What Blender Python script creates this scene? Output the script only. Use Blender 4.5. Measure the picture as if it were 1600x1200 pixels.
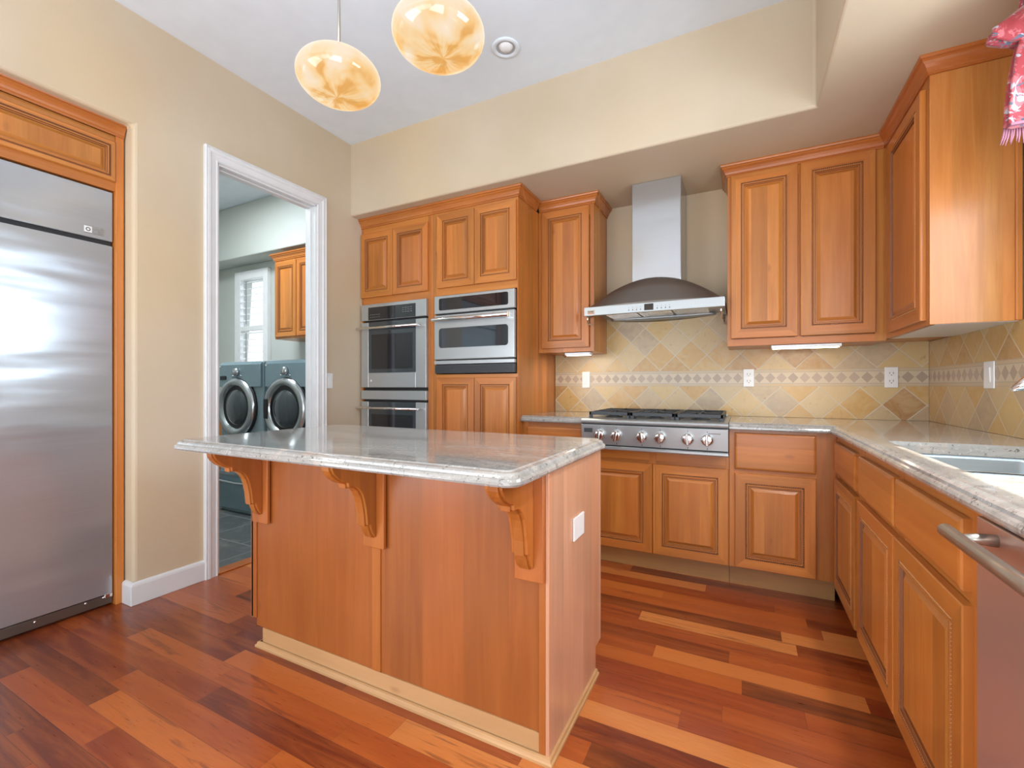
import bpy, bmesh, math, random
from mathutils import Vector, Matrix
random.seed(7)
PI = math.pi
scene = bpy.context.scene
for o in list(bpy.data.objects): bpy.data.objects.remove(o, do_unlink=True)
COL = scene.collection

# ------------------------------------------------------------------ camera
CAM_H = 1.13
F_PX, HOR = 706.0, 603.0
cam = bpy.data.cameras.new('camera'); camo = bpy.data.objects.new('camera', cam); COL.objects.link(camo)
cam.sensor_width = 36; cam.lens = 36 * F_PX / 1600; cam.shift_y = (HOR - 600) / 1600
cam.clip_start = 0.02; cam.clip_end = 100
camo.location = (0, 0, CAM_H)
camo.rotation_euler = (PI / 2, 0, math.atan2(361, 706))
scene.camera = camo

# ------------------------------------------------------------------ world, sun, exposure
w = bpy.data.worlds.new('world'); scene.world = w; w.use_nodes = True
bg = w.node_tree.nodes['Background']
bg.inputs[0].default_value = (0.80, 0.90, 1.0, 1); bg.inputs[1].default_value = 1.9
vs = scene.view_settings
vs.view_transform = 'Standard'; vs.look = 'None'; vs.gamma = 1; vs.use_curve_mapping = False
vs.exposure = -0.17

def lamp(name, kind, loc, target, energy, color, **kw):
    l = bpy.data.lights.new(name, kind); l.energy = energy; l.color = color
    for k, v in kw.items(): setattr(l, k, v)
    o = bpy.data.objects.new(name, l); COL.objects.link(o); o.location = loc
    o.rotation_euler = (Vector(target) - Vector(loc)).to_track_quat('-Z', 'Y').to_euler()
    return o
lamp('sun', 'SUN', (3.0, 1.75, 5.0), (3.0 - 0.60, 1.67, 5.0 - 1.28), 15.0, (1.0, 0.95, 0.86), angle=0.01)
# daylight at the sink window; fill panels at unseen openings added behind the camera
lamp('rear_window_fill', 'AREA', (-0.9, -3.05, 1.15), (-0.9, -1.2, 3.55), 62, (0.90, 0.95, 1.0), shape='RECTANGLE', size=3.2, size_y=1.9)  # fill at an added rear window, aimed up to lift ceiling and soffit
lamp('sink_window_daylight', 'AREA', (1.08, 1.50, 1.75), (0.0, 1.5, 1.45), 36, (0.70, 0.86, 1.0), shape='RECTANGLE', size=1.05, size_y=0.95)
lamp('patio_opening_fill', 'AREA', (0.90, -1.4, 1.10), (-0.9, -0.5, 3.6), 105, (0.82, 0.91, 1.0), shape='RECTANGLE', size=2.0, size_y=2.2)  # fill at the added patio opening, tilted toward the ceiling
lamp('left_opening_fill', 'AREA', (-2.72, -1.6, 1.12), (-1.0, -0.1, 3.7), 108, (0.88, 0.94, 1.0), shape='RECTANGLE', size=2.3, size_y=2.1)  # fill from the left, at a wall opening added for it
for yy in (1.30, 0.45):
    lamp('soffit_fill_spot', 'SPOT', (0.60, yy, 2.44), (0.66, yy, 0), 62, (1.0, 0.97, 0.93), spot_size=2.5, spot_blend=1.0, shadow_soft_size=0.06)  # unseen spots added to brighten the right counter and tiles
lamp('laundry_fill_light', 'AREA', (-4.1, 2.0, 3.08), (-4.1, 2.0, 0), 60, (0.85, 0.94, 1.0), shape='RECTANGLE', size=0.6, size_y=0.6)  # unseen fill that brightens the laundry, no fixture modelled

# ------------------------------------------------------------------ node helpers
class NT:
    def __init__(s, name):
        s.m = bpy.data.materials.new(name); s.m.use_nodes = True
        s.t = s.m.node_tree; s.b = s.t.nodes['Principled BSDF']
    def new(s, kind, **kw):
        n = s.t.nodes.new(kind)
        for k, v in kw.items(): setattr(n, k, v)
        return n
    def put(s, sock, v):
        if isinstance(v, bpy.types.NodeSocket): s.t.links.new(v, sock)
        elif isinstance(v, (tuple, list)) and sock.type == 'RGBA' and len(v) == 3: sock.default_value = (*v, 1)
        else: sock.default_value = v
    def math(s, op, a, b=0.0, c=None):
        n = s.new('ShaderNodeMath', operation=op)
        s.put(n.inputs[0], a); s.put(n.inputs[1], b)
        if c is not None: s.put(n.inputs[2], c)
        return n.outputs[0]
    def mix(s, f, a, b, mode='MIX'):
        n = s.new('ShaderNodeMix', data_type='RGBA', blend_type=mode)
        s.put(n.inputs[0], f); s.put(n.inputs[6], a); s.put(n.inputs[7], b)
        return n.outputs[2]
    def coord(s, out='Object'):
        return s.new('ShaderNodeTexCoord').outputs[out]
    def sep(s, v):
        n = s.new('ShaderNodeSeparateXYZ'); s.put(n.inputs[0], v); return n.outputs
    def comb(s, x, y, z):
        n = s.new('ShaderNodeCombineXYZ')
        for i, v in enumerate((x, y, z)): s.put(n.inputs[i], v)
        return n.outputs[0]
    def vm(s, op, a, b):
        n = s.new('ShaderNodeVectorMath', operation=op); s.put(n.inputs[0], a); s.put(n.inputs[1], b); return n.outputs[0]
    def noise(s, v, scale, detail=3, rough=0.5, dist=0.0, out=0):
        n = s.new('ShaderNodeTexNoise'); s.put(n.inputs['Vector'], v)
        n.inputs['Scale'].default_value = scale; n.inputs['Detail'].default_value = detail
        n.inputs['Roughness'].default_value = rough; n.inputs['Distortion'].default_value = dist
        return n.outputs[out]
    def white(s, v, out=0):
        n = s.new('ShaderNodeTexWhiteNoise', noise_dimensions='3D'); s.put(n.inputs[0], v); return n.outputs[out]
    def ramp(s, f, stops, interp='LINEAR'):
        n = s.new('ShaderNodeValToRGB'); s.put(n.inputs[0], f); cr = n.color_ramp; cr.interpolation = interp
        while len(cr.elements) > 1: cr.elements.remove(cr.elements[0])
        cr.elements[0].position = stops[0][0]; cr.elements[0].color = (*stops[0][1], 1)
        for p, c in stops[1:]:
            e = cr.elements.new(p); e.color = (*c, 1)
        return n.outputs[0]
    def smooth(s, v, a, b):
        n = s.new('ShaderNodeMapRange', interpolation_type='SMOOTHSTEP'); s.put(n.inputs[0], v)
        n.inputs[1].default_value = a; n.inputs[2].default_value = b; return n.outputs[0]
    def bump(s, h, strength, dist=0.01):
        n = s.new('ShaderNodeBump'); n.inputs['Strength'].default_value = strength; n.inputs['Distance'].default_value = dist
        s.put(n.inputs['Height'], h); s.put(s.b.inputs['Normal'], n.outputs[0])
    def set(s, **kw):
        for k, v in kw.items(): s.put(s.b.inputs[k.replace('_', ' ')], v)
        return s.m

def plain(name, col, rough=0.5, metal=0.0, coat=0.0, **kw):
    n = NT(name); v = n.coord()
    f = n.noise(v, 9, 2)
    c = n.mix(f, tuple(x * 0.94 for x in col), tuple(min(1, x * 1.05) for x in col))
    n.set(Base_Color=c, Roughness=rough, Metallic=metal, Coat_Weight=coat, **kw)
    return n.m

def steel(name, col=(0.47, 0.50, 0.51), rough=0.30, wave=0.0, horiz=True, fine=0.03, metal=0.64):
    n = NT(name); v = n.coord(); x, y, z = n.sep(v)
    st = n.comb(n.math('MULTIPLY', x, 2.0), n.math('MULTIPLY', y, 2.0), n.math('MULTIPLY', z, 400.0)) if horiz else \
         n.comb(n.math('MULTIPLY', x, 400.0), n.math('MULTIPLY', y, 400.0), n.math('MULTIPLY', z, 2.0))
    g = n.noise(st, 1.0, 2)
    c = n.mix(g, tuple(a * 0.93 for a in col), tuple(min(1, a * 1.06) for a in col))
    n.set(Base_Color=c, Metallic=metal, Roughness=n.math('MULTIPLY_ADD', g, 0.08, rough - 0.04))
    h = n.math('MULTIPLY', g, fine)
    if wave:
        wv = n.noise(n.comb(n.math('MULTIPLY', x, 0.7), n.math('MULTIPLY', y, 0.7), n.math('MULTIPLY', z, 3.4)), 1.8, 1.5)
        h = n.math('ADD', h, n.math('MULTIPLY', wv, wave))
    n.bump(h, 0.35, 0.01)
    return n.m

def wood(name, axis='Z', c1=(0.44, 0.148, 0.024), c2=(0.62, 0.255, 0.050), strip=0.085, rough=0.33, coat=0.22, var=0.16, red=(0.43, 0.110, 0.022)):
    n = NT(name); v = n.coord()
    info = n.new('ShaderNodeObjectInfo'); rnd = info.outputs['Random']
    v = n.vm('ADD', v, n.comb(n.math('MULTIPLY', rnd, 7.3), n.math('MULTIPLY', rnd, 3.1), n.math('MULTIPLY', rnd, 5.7)))
    x, y, z = n.sep(v)
    if axis == 'Z': a, l = n.math('ADD', x, y), z
    else: a, l = n.math('ADD', z, n.math('MULTIPLY', y, 0.5)), x
    wob = n.noise(v, 1.2, 1)
    idx = n.math('FLOOR', n.math('DIVIDE', a, strip))
    wn = n.white(n.comb(idx, rnd, 0.0))
    wn2 = n.white(n.comb(idx, rnd, 3.0))
    gv = n.comb(n.math('MULTIPLY', a, 26.0), n.math('MULTIPLY', idx, 3.7), n.math('MULTIPLY', l, 1.5))
    g = n.noise(gv, 1.0, 5, 0.6, 0.6)
    fine = n.noise(n.comb(n.math('MULTIPLY', a, 220.0), n.math('MULTIPLY', idx, 1.3), n.math('MULTIPLY', l, 6.0)), 1.0, 2)
    g2 = n.math('ADD', n.math('MULTIPLY', n.smooth(g, 0.3, 0.75), 0.75), n.math('MULTIPLY', fine, 0.25))
    c = n.mix(g2, c1, c2)
    c = n.mix(n.math('MULTIPLY_ADD', wn2, 0.35, n.math('MULTIPLY', rnd, 0.35)), c, red)
    cloud = n.smooth(n.noise(n.comb(n.math('MULTIPLY', a, 5.0), idx, n.math('MULTIPLY', l, 1.6)), 1.0, 3), 0.35, 0.7)
    br = n.math('ADD', n.math('MULTIPLY_ADD', wn, var * 2, 1 - var), n.math('MULTIPLY_ADD', cloud, 0.14, -0.07))
    hs = n.new('ShaderNodeHueSaturation'); n.put(hs.inputs['Color'], c); n.put(hs.inputs['Value'], br)
    # pin knots
    vo = n.new('ShaderNodeTexVoronoi'); n.put(vo.inputs['Vector'], n.comb(n.math('MULTIPLY', a, 5.0), idx, n.math('MULTIPLY', l, 2.2))); vo.inputs['Scale'].default_value = 1.0
    k = n.math('MULTIPLY', n.smooth(vo.outputs['Distance'], 0.08, 0.02), 0.35)
    col = n.mix(k, hs.outputs[0], (0.20, 0.06, 0.02))
    n.set(Base_Color=col, Roughness=n.math('MULTIPLY_ADD', g, 0.1, rough - 0.05), Coat_Weight=coat, Coat_Roughness=0.22)
    n.bump(g2, 0.06, 0.002)
    return n.m

# ------------------------------------------------------------------ materials
M = {}
M['wood_v'] = wood('cherry_vertical', 'Z')
M['wood_h'] = wood('cherry_horizontal', 'X')
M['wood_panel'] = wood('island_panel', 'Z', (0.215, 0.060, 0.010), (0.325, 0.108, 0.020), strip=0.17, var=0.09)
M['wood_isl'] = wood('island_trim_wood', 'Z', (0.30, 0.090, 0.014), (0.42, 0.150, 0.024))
M['wood_end_glare'] = wood('end_panel', 'Z', (0.56, 0.31, 0.19), (0.66, 0.41, 0.28), strip=0.10, var=0.10, rough=0.30, coat=0.35)  # pale pink holds the window glare on the island ends
M['wood_side'] = wood('side_panel_wood', 'Z', (0.46, 0.165, 0.030), (0.68, 0.33, 0.090), strip=0.075, var=0.12, rough=0.40, coat=0.25, red=(0.42, 0.11, 0.02))
M['wood_dark'] = wood('crown_wood', 'X', (0.38, 0.115, 0.020), (0.52, 0.190, 0.038), strip=0.5, var=0.04, rough=0.26, coat=0.25)
M['wood_light'] = wood('plinth_wood', 'X', (0.50, 0.28, 0.12), (0.60, 0.36, 0.17), strip=0.8, var=0.03, red=(0.5, 0.27, 0.12))
M['toe'] = wood('toe_wood', 'X', (0.40, 0.20, 0.07), (0.48, 0.26, 0.095), strip=0.9, var=0.03, red=(0.42, 0.20, 0.07))
M['glaze'] = plain('glazed_groove', (0.20, 0.065, 0.02), 0.5)
M['bead'] = plain('glazed_bead', (0.62, 0.31, 0.12), 0.35)
M['steel'] = steel('brushed_steel')
M['steel_fridge'] = steel('refrigerator_steel', (0.47, 0.50, 0.535), 0.22, wave=2.6, fine=0.015, metal=0.66)
M['steel_sink'] = steel('sink_steel', (0.30, 0.35, 0.38), 0.34)
M['steel_dark'] = steel('dark_steel', (0.17, 0.14, 0.12), 0.30)  # on the hood canopy the dark tone stands in for reflections
M['steel_v'] = steel('chimney_steel', (0.44, 0.44, 0.44), 0.22, wave=0.9, fine=0.01)
M['steel_dw_reflect'] = steel('dishwasher_reflect_steel', (0.62, 0.42, 0.35), 0.30)  # reddish tint stands in for the floor mirrored in the door
M['chrome'] = plain('chrome', (0.85, 0.85, 0.86), 0.07, 1.0)
M['knob'] = plain('knob_metal', (0.75, 0.74, 0.73), 0.16, 1.0)
M['black'] = plain('black_gap', (0.010, 0.010, 0.011), 0.5)
M['iron'] = plain('cast_iron', (0.035, 0.040, 0.045), 0.42)
M['blackglass'] = plain('black_glass', (0.012, 0.014, 0.018), 0.05, 0.0, 0.6)
M['ovenglass'] = plain('oven_glass', (0.030, 0.042, 0.050), 0.05, 0.0, 1.0)
M['white'] = plain('white_paint', (0.72, 0.73, 0.74), 0.35)
M['plate'] = plain('white_plastic', (0.80, 0.80, 0.80), 0.30)
M['slot'] = plain('outlet_slot', (0.12, 0.11, 0.10), 0.5)
M['well'] = plain('downlight_well', (0.45, 0.45, 0.46), 0.4)
M['red'] = plain('badge_red', (0.55, 0.06, 0.05), 0.4)
M['graph'] = plain('badge_grey', (0.32, 0.32, 0.32), 0.35, 0.6)
M['washer'] = plain('appliance_blue_grey', (0.22, 0.31, 0.345), 0.25, 0.2, 0.5)
M['washer2'] = plain('appliance_panel', (0.19, 0.275, 0.31), 0.2, 0.2, 0.5)
M['ring'] = plain('silver_ring', (0.50, 0.53, 0.55), 0.22, 0.9)
M['rod'] = plain('brushed_nickel', (0.55, 0.53, 0.48), 0.3, 0.9)

def m_wall(name, a, b, c, lo=0.9):
    n = NT(name); v = n.coord()
    f = n.smooth(n.noise(v, 1.1, 4, 0.55), 0.3, 0.7)
    f2 = n.smooth(n.noise(v, 0.7, 3, 0.5, 0.3), 0.42, 0.72)
    col = n.mix(f, a, b); col = n.mix(n.math('MULTIPLY', f2, 0.55), col, c)
    n.set(Base_Color=col, Roughness=0.75)
    n.bump(n.noise(v, 120, 3), 0.12, 0.003)
    return n.m
M['wall'] = m_wall('faux_tan_plaster', (0.54, 0.435, 0.305), (0.60, 0.50, 0.375), (0.62, 0.455, 0.25))
M['wall_g'] = m_wall('laundry_plaster', (0.50, 0.52, 0.48), (0.54, 0.56, 0.53), (0.54, 0.53, 0.46))
M['ceil'] = plain('ceiling_paint', (0.72, 0.775, 0.83), 0.85)

def m_floor():
    n = NT('cherry_planks'); v = n.coord(); x, y, z = n.sep(v)
    W, L = 0.093, 0.95
    r = n.math('DIVIDE', n.math('ADD', y, 20.0), W); row = n.math('FLOOR', r); fr = n.math('FRACT', r)
    off = n.white(n.comb(row, 1.0, 2.0)); ln = n.math('MULTIPLY_ADD', n.white(n.comb(row, 5.0, 2.0)), 0.55, 0.62)
    q = n.math('ADD', n.math('DIVIDE', n.math('ADD', x, 30.0), n.math('MULTIPLY', ln, L)), n.math('MULTIPLY', off, 9.0))
    ci = n.math('FLOOR', q); fc = n.math('FRACT', q)
    cell = n.comb(row, ci, 0.0); t = n.white(cell); t2 = n.white(n.comb(row, ci, 7.0))
    base = n.ramp(t, [(0, (0.075, 0.014, 0.005)), (0.12, (0.14, 0.020, 0.006)), (0.34, (0.24, 0.038, 0.009)), (0.62, (0.34, 0.070, 0.013)), (0.84, (0.45, 0.115, 0.021)), (1.0, (0.58, 0.22, 0.060))])
    gv = n.comb(n.math('MULTIPLY', x, 1.6), n.math('MULTIPLY', y, 16.0), n.math('MULTIPLY', t, 40.0))
    g = n.noise(gv, 1.0, 4, 0.6, 1.2)
    band = n.smooth(n.noise(n.comb(n.math('MULTIPLY', x, 2.2), n.math('MULTIPLY', y, 26.0), n.math('MULTIPLY', t2, 60.0)), 1.0, 3, 0.55, 2.0), 0.56, 0.70)
    c = n.mix(n.math('MULTIPLY', n.smooth(g, 0.35, 0.75), 0.45), base, (0.48, 0.125, 0.022))
    c = n.mix(n.math('MULTIPLY', n.math('MULTIPLY', band, n.smooth(t2, 0.45, 0.7)), 0.55), c, (0.10, 0.018, 0.009))
    fine = n.noise(n.comb(n.math('MULTIPLY', x, 14.0), n.math('MULTIPLY', y, 240.0), t), 1.0, 2)
    hs = n.new('ShaderNodeHueSaturation'); n.put(hs.inputs['Color'], c); n.put(hs.inputs['Value'], n.math('MULTIPLY_ADD', fine, 0.36, 0.84))
    seam = n.math('MAXIMUM', n.math('MAXIMUM', n.smooth(fr, 0.018, 0.0), n.smooth(fr, 0.982, 1.0)), n.smooth(n.math('MINIMUM', fc, n.math('SUBTRACT', 1.0, fc)), 0.0016, 0.0))
    col = n.mix(n.math('MULTIPLY', seam, 0.55), hs.outputs[0], (0.06, 0.014, 0.008))
    n.set(Base_Color=col, Roughness=n.math('MULTIPLY_ADD', fine, 0.12, 0.24), Coat_Weight=0.3, Coat_Roughness=0.14)
    n.bump(n.math('SUBTRACT', n.math('MULTIPLY', fine, 0.15), seam), 0.25, 0.0012)
    return n.m
M['floor'] = m_floor()

def m_granite():
    n = NT('pale_granite'); v = n.coord(); x, y, z = n.sep(v)
    fl = n.comb(n.math('MULTIPLY', x, 2.4), n.math('MULTIPLY', y, 9.0), n.math('MULTIPLY', z, 9.0))
    f = n.smooth(n.noise(fl, 1.0, 5, 0.62, 1.0), 0.33, 0.70)
    c = n.mix(f, (0.29, 0.28, 0.262), (0.46, 0.435, 0.405))
    p = n.smooth(n.noise(v, 9.0, 4, 0.6, 0.5), 0.55, 0.75)
    c = n.mix(n.math('MULTIPLY', p, 0.5), c, (0.56, 0.44, 0.36))
    s1 = n.smooth(n.noise(v, 85.0, 3, 0.75), 0.57, 0.68)
    c = n.mix(n.math('MULTIPLY', s1, 0.6), c, (0.62, 0.60, 0.57))
    s2 = n.smooth(n.noise(v, 60.0, 4, 0.8), 0.57, 0.66)
    c = n.mix(n.math('MULTIPLY', s2, 0.85), c, (0.11, 0.10, 0.09))
    s3 = n.math('MULTIPLY', n.smooth(n.noise(fl, 3.0, 5, 0.7, 0.6), 0.62, 0.72), 0.5)
    c = n.mix(s3, c, (0.22, 0.21, 0.20))
    n.set(Base_Color=c, Roughness=0.10, Coat_Weight=0.3, Coat_Roughness=0.05)
    return n.m
M['granite'] = m_granite()

def m_tile(ux, uo_low, uo_up):
    """tumbled travertine laid on the diagonal with a listello of small diamonds; local x along the wall, z up"""
    n = NT('travertine_tile'); v = n.coord(); x, y, z = n.sep(v)
    D = 0.2095; zb0, zb1 = 1.128, 1.238
    wob = n.math('MULTIPLY_ADD', n.noise(v, 30, 2), 0.004, -0.002)
    xx = n.math('ADD', x, wob)
    def diag(u0, z0):
        u = n.math('DIVIDE', n.math('SUBTRACT', xx, u0), D); w_ = n.math('DIVIDE', n.math('SUBTRACT', z, z0), D)
        a = n.math('ADD', n.math('ADD', u, w_), 60.0); b = n.math('ADD', n.math('SUBTRACT', u, w_), 60.0)
        return a, b
    up = n.math('GREATER_THAN', z, (zb0 + zb1) / 2)
    a1, b1 = diag(uo_up, zb1 + 0.004); a0, b0 = diag(uo_low, zb0 - 0.006)
    a = n.math('ADD', n.math('MULTIPLY', a1, up), n.math('MULTIPLY', a0, n.math('SUBTRACT', 1.0, up)))
    b = n.math('ADD', n.math('MULTIPLY', b1, up), n.math('MULTIPLY', b0, n.math('SUBTRACT', 1.0, up)))
    cell = n.comb(n.math('FLOOR', a), n.math('FLOOR', b), up)
    t = n.white(cell); t2 = n.white(n.comb(n.math('FLOOR', b), n.math('FLOOR', a), 4.0))
    base = n.ramp(t, [(0, (0.36, 0.17, 0.045)), (0.2, (0.50, 0.28, 0.075)), (0.45, (0.55, 0.37, 0.14)), (0.65, (0.52, 0.38, 0.20)), (0.85, (0.46, 0.33, 0.20)), (1.0, (0.36, 0.27, 0.18))])
    vv = n.vm('ADD', v, n.comb(n.math('MULTIPLY', t, 9.0), n.math('MULTIPLY', t2, 9.0), 0.0))
    f = n.smooth(n.noise(vv, 14, 5, 0.62, 1.2), 0.3, 0.72)
    c = n.mix(n.math('MULTIPLY', f, 0.45), base, (0.58, 0.44, 0.24))
    d_ = n.smooth(n.noise(vv, 30, 4, 0.7), 0.58, 0.75)
    c = n.mix(n.math('MULTIPLY', d_, 0.6), c, (0.32, 0.15, 0.04))
    def edge(q):
        fq = n.math('FRACT', q); return n.math('MINIMUM', fq, n.math('SUBTRACT', 1.0, fq))
    e = n.math('MINIMUM', edge(a), edge(b))
    g = n.smooth(e, 0.026, 0.014)
    c = n.mix(g, c, (0.56, 0.47, 0.34))
    # listello
    P_ = 0.064; zc = (zb0 + zb1) / 2
    uu = n.math('DIVIDE', x, P_); fu = n.math('ABSOLUTE', n.math('SUBTRACT', n.math('FRACT', uu), 0.5))
    fz = n.math('ABSOLUTE', n.math('DIVIDE', n.math('SUBTRACT', z, zc), 0.072))
    dm = n.math('ADD', fu, fz)
    dia = n.smooth(dm, 0.50, 0.47); gl = n.math('MULTIPLY', n.smooth(n.math('ABSOLUTE', n.math('SUBTRACT', dm, 0.5)), 0.05, 0.025), 1.0)
    wn = n.white(n.comb(n.math('FLOOR', uu), 3.0, 1.0))
    dcol = n.mix(wn, (0.36, 0.27, 0.19), (0.46, 0.34, 0.25))
    lc = n.mix(dia, (0.56, 0.45, 0.31), dcol); lc = n.mix(n.math('MULTIPLY', gl, 0.6), lc, (0.58, 0.50, 0.38))
    rim = n.smooth(n.math('ABSOLUTE', n.math('SUBTRACT', z, zc)), 0.036, 0.038)
    pc = n.mix(n.white(n.comb(n.math('FLOOR', n.math('DIVIDE', x, 0.15)), up, 8.0)), (0.54, 0.38, 0.20), (0.50, 0.40, 0.28))
    lc = n.mix(rim, lc, pc)
    ln = n.math('MAXIMUM', n.smooth(n.math('ABSOLUTE', n.math('SUBTRACT', n.math('ABSOLUTE', n.math('SUBTRACT', z, zc)), 0.037)), 0.0035, 0.0015),
                n.smooth(n.math('ABSOLUTE', n.math('SUBTRACT', n.math('ABSOLUTE', n.math('SUBTRACT', z, zc)), 0.0545)), 0.004, 0.002))
    lc = n.mix(n.math('MULTIPLY', ln, 0.7), lc, (0.36, 0.30, 0.23))
    inb = n.math('MULTIPLY', n.math('GREATER_THAN', z, zb0), n.math('LESS_THAN', z, zb1))
    c = n.mix(inb, c, lc)
    n.set(Base_Color=c, Roughness=0.30, Coat_Weight=0.15, Coat_Roughness=0.2)
    n.bump(n.math('SUBTRACT', n.math('MULTIPLY', f, 0.2), n.math('MULTIPLY', g, n.math('SUBTRACT', 1.0, inb))), 0.35, 0.002)
    return n.m

def m_slate():
    n = NT('slate_tile'); v = n.coord()
    br = n.new('ShaderNodeTexBrick'); n.put(br.inputs['Vector'], v)
    for k, val in (('Scale', 1.0), ('Mortar Size', 0.006), ('Brick Width', 0.40), ('Row Height', 0.40), ('Mortar Smooth', 0.2)): br.inputs[k].default_value = val
    br.offset = 0.5
    n.put(br.inputs['Color1'], (0.055, 0.065, 0.075)); n.put(br.inputs['Color2'], (0.10, 0.11, 0.105)); n.put(br.inputs['Mortar'], (0.22, 0.22, 0.21))
    f = n.noise(v, 6, 5, 0.65, 1.0)
    c = n.mix(n.smooth(f, 0.45, 0.75), br.outputs[0], (0.17, 0.17, 0.15))
    n.set(Base_Color=c, Roughness=0.38); n.bump(f, 0.4, 0.01)
    return n.m
M['slate'] = m_slate()

def m_shade():
    n = NT('swirled_art_glass'); v = n.coord(); x, y, z = n.sep(v)
    ang = n.math('ARCTAN2', n.math('SUBTRACT', y, 0.02), n.math('ADD', x, 0.01)); rad = n.math('POWER', n.math('ADD', n.math('MULTIPLY', x, x), n.math('MULTIPLY', y, y)), 0.5)
    sw = n.math('MULTIPLY_ADD', n.noise(v, 6.0, 2), 5.0, n.math('MULTIPLY', ang, 1.0))
    pet = n.math('SINE', n.math('ADD', n.math('MULTIPLY', ang, 5.0), n.math('MULTIPLY', n.noise(v, 9.0, 2, 0.5, 0.8), 9.0)))
    ray = n.math('SINE', n.math('ADD', n.math('MULTIPLY', ang, 26.0), n.math('MULTIPLY', n.noise(v, 12.0, 2), 8.0)))
    big = n.smooth(n.noise(n.vm('ADD', v, (1.3, 0.4, 2.1)), 5.0, 2, 0.5, 1.2), 0.34, 0.60)
    low = n.smooth(z, 0.02, -0.06)
    f = n.math('MULTIPLY', big, n.math('MULTIPLY_ADD', pet, 0.25, 0.75))
    f = n.math('MULTIPLY', f, n.math('MULTIPLY_ADD', low, 0.65, 0.35))
    f = n.math('ADD', f, n.math('MULTIPLY', n.math('MULTIPLY', n.smooth(ray, 0.2, 1.0), 0.22), n.smooth(rad, 0.15, 0.03)))
    f = n.math('ADD', f, n.math('MULTIPLY', n.smooth(rad, 0.035, 0.0), 0.6))
    c = n.ramp(f, [(0, (1.0, 0.82, 0.62)), (0.35, (1.0, 0.75, 0.44)), (0.7, (1.0, 0.62, 0.24)), (1.0, (0.86, 0.42, 0.09))])
    n.set(Base_Color=(0.06, 0.05, 0.04, 1), Roughness=0.08, Emission_Color=c, Emission_Strength=0.98, Coat_Weight=0.3)
    return n.m
M['shade'] = m_shade()
def emit(name, col, s):
    n = NT(name); n.set(Base_Color=col, Emission_Color=col, Emission_Strength=s, Roughness=0.4); return n.m
M['glow'] = emit('lamp_glow', (1.0, 0.86, 0.66), 9.0)
M['lens'] = emit('hood_lamp_lens', (1.0, 0.9, 0.75), 1.2)
def m_scarf():
    n = NT('floral_scarf'); v = n.coord()
    a = n.smooth(n.noise(v, 11, 3, 0.6, 2.2), 0.50, 0.56)
    b = n.smooth(n.noise(n.vm('ADD', v, (3, 1, 5)), 16, 3, 0.6, 2.5), 0.60, 0.64)
    d = n.smooth(n.noise(n.vm('ADD', v, (7, 4, 1)), 22, 2, 0.5, 2.0), 0.62, 0.66)
    c = n.mix(a, (0.30, 0.022, 0.030), (0.44, 0.10, 0.11)); c = n.mix(b, c, (0.36, 0.34, 0.38)); c = n.mix(d, c, (0.08, 0.09, 0.13))
    n.set(Base_Color=c, Roughness=0.7, Sheen_Weight=0.3); return n.m
M['scarf'] = m_scarf()
M['fringe'] = plain('fringe_thread', (0.28, 0.11, 0.15), 0.8)

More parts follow.
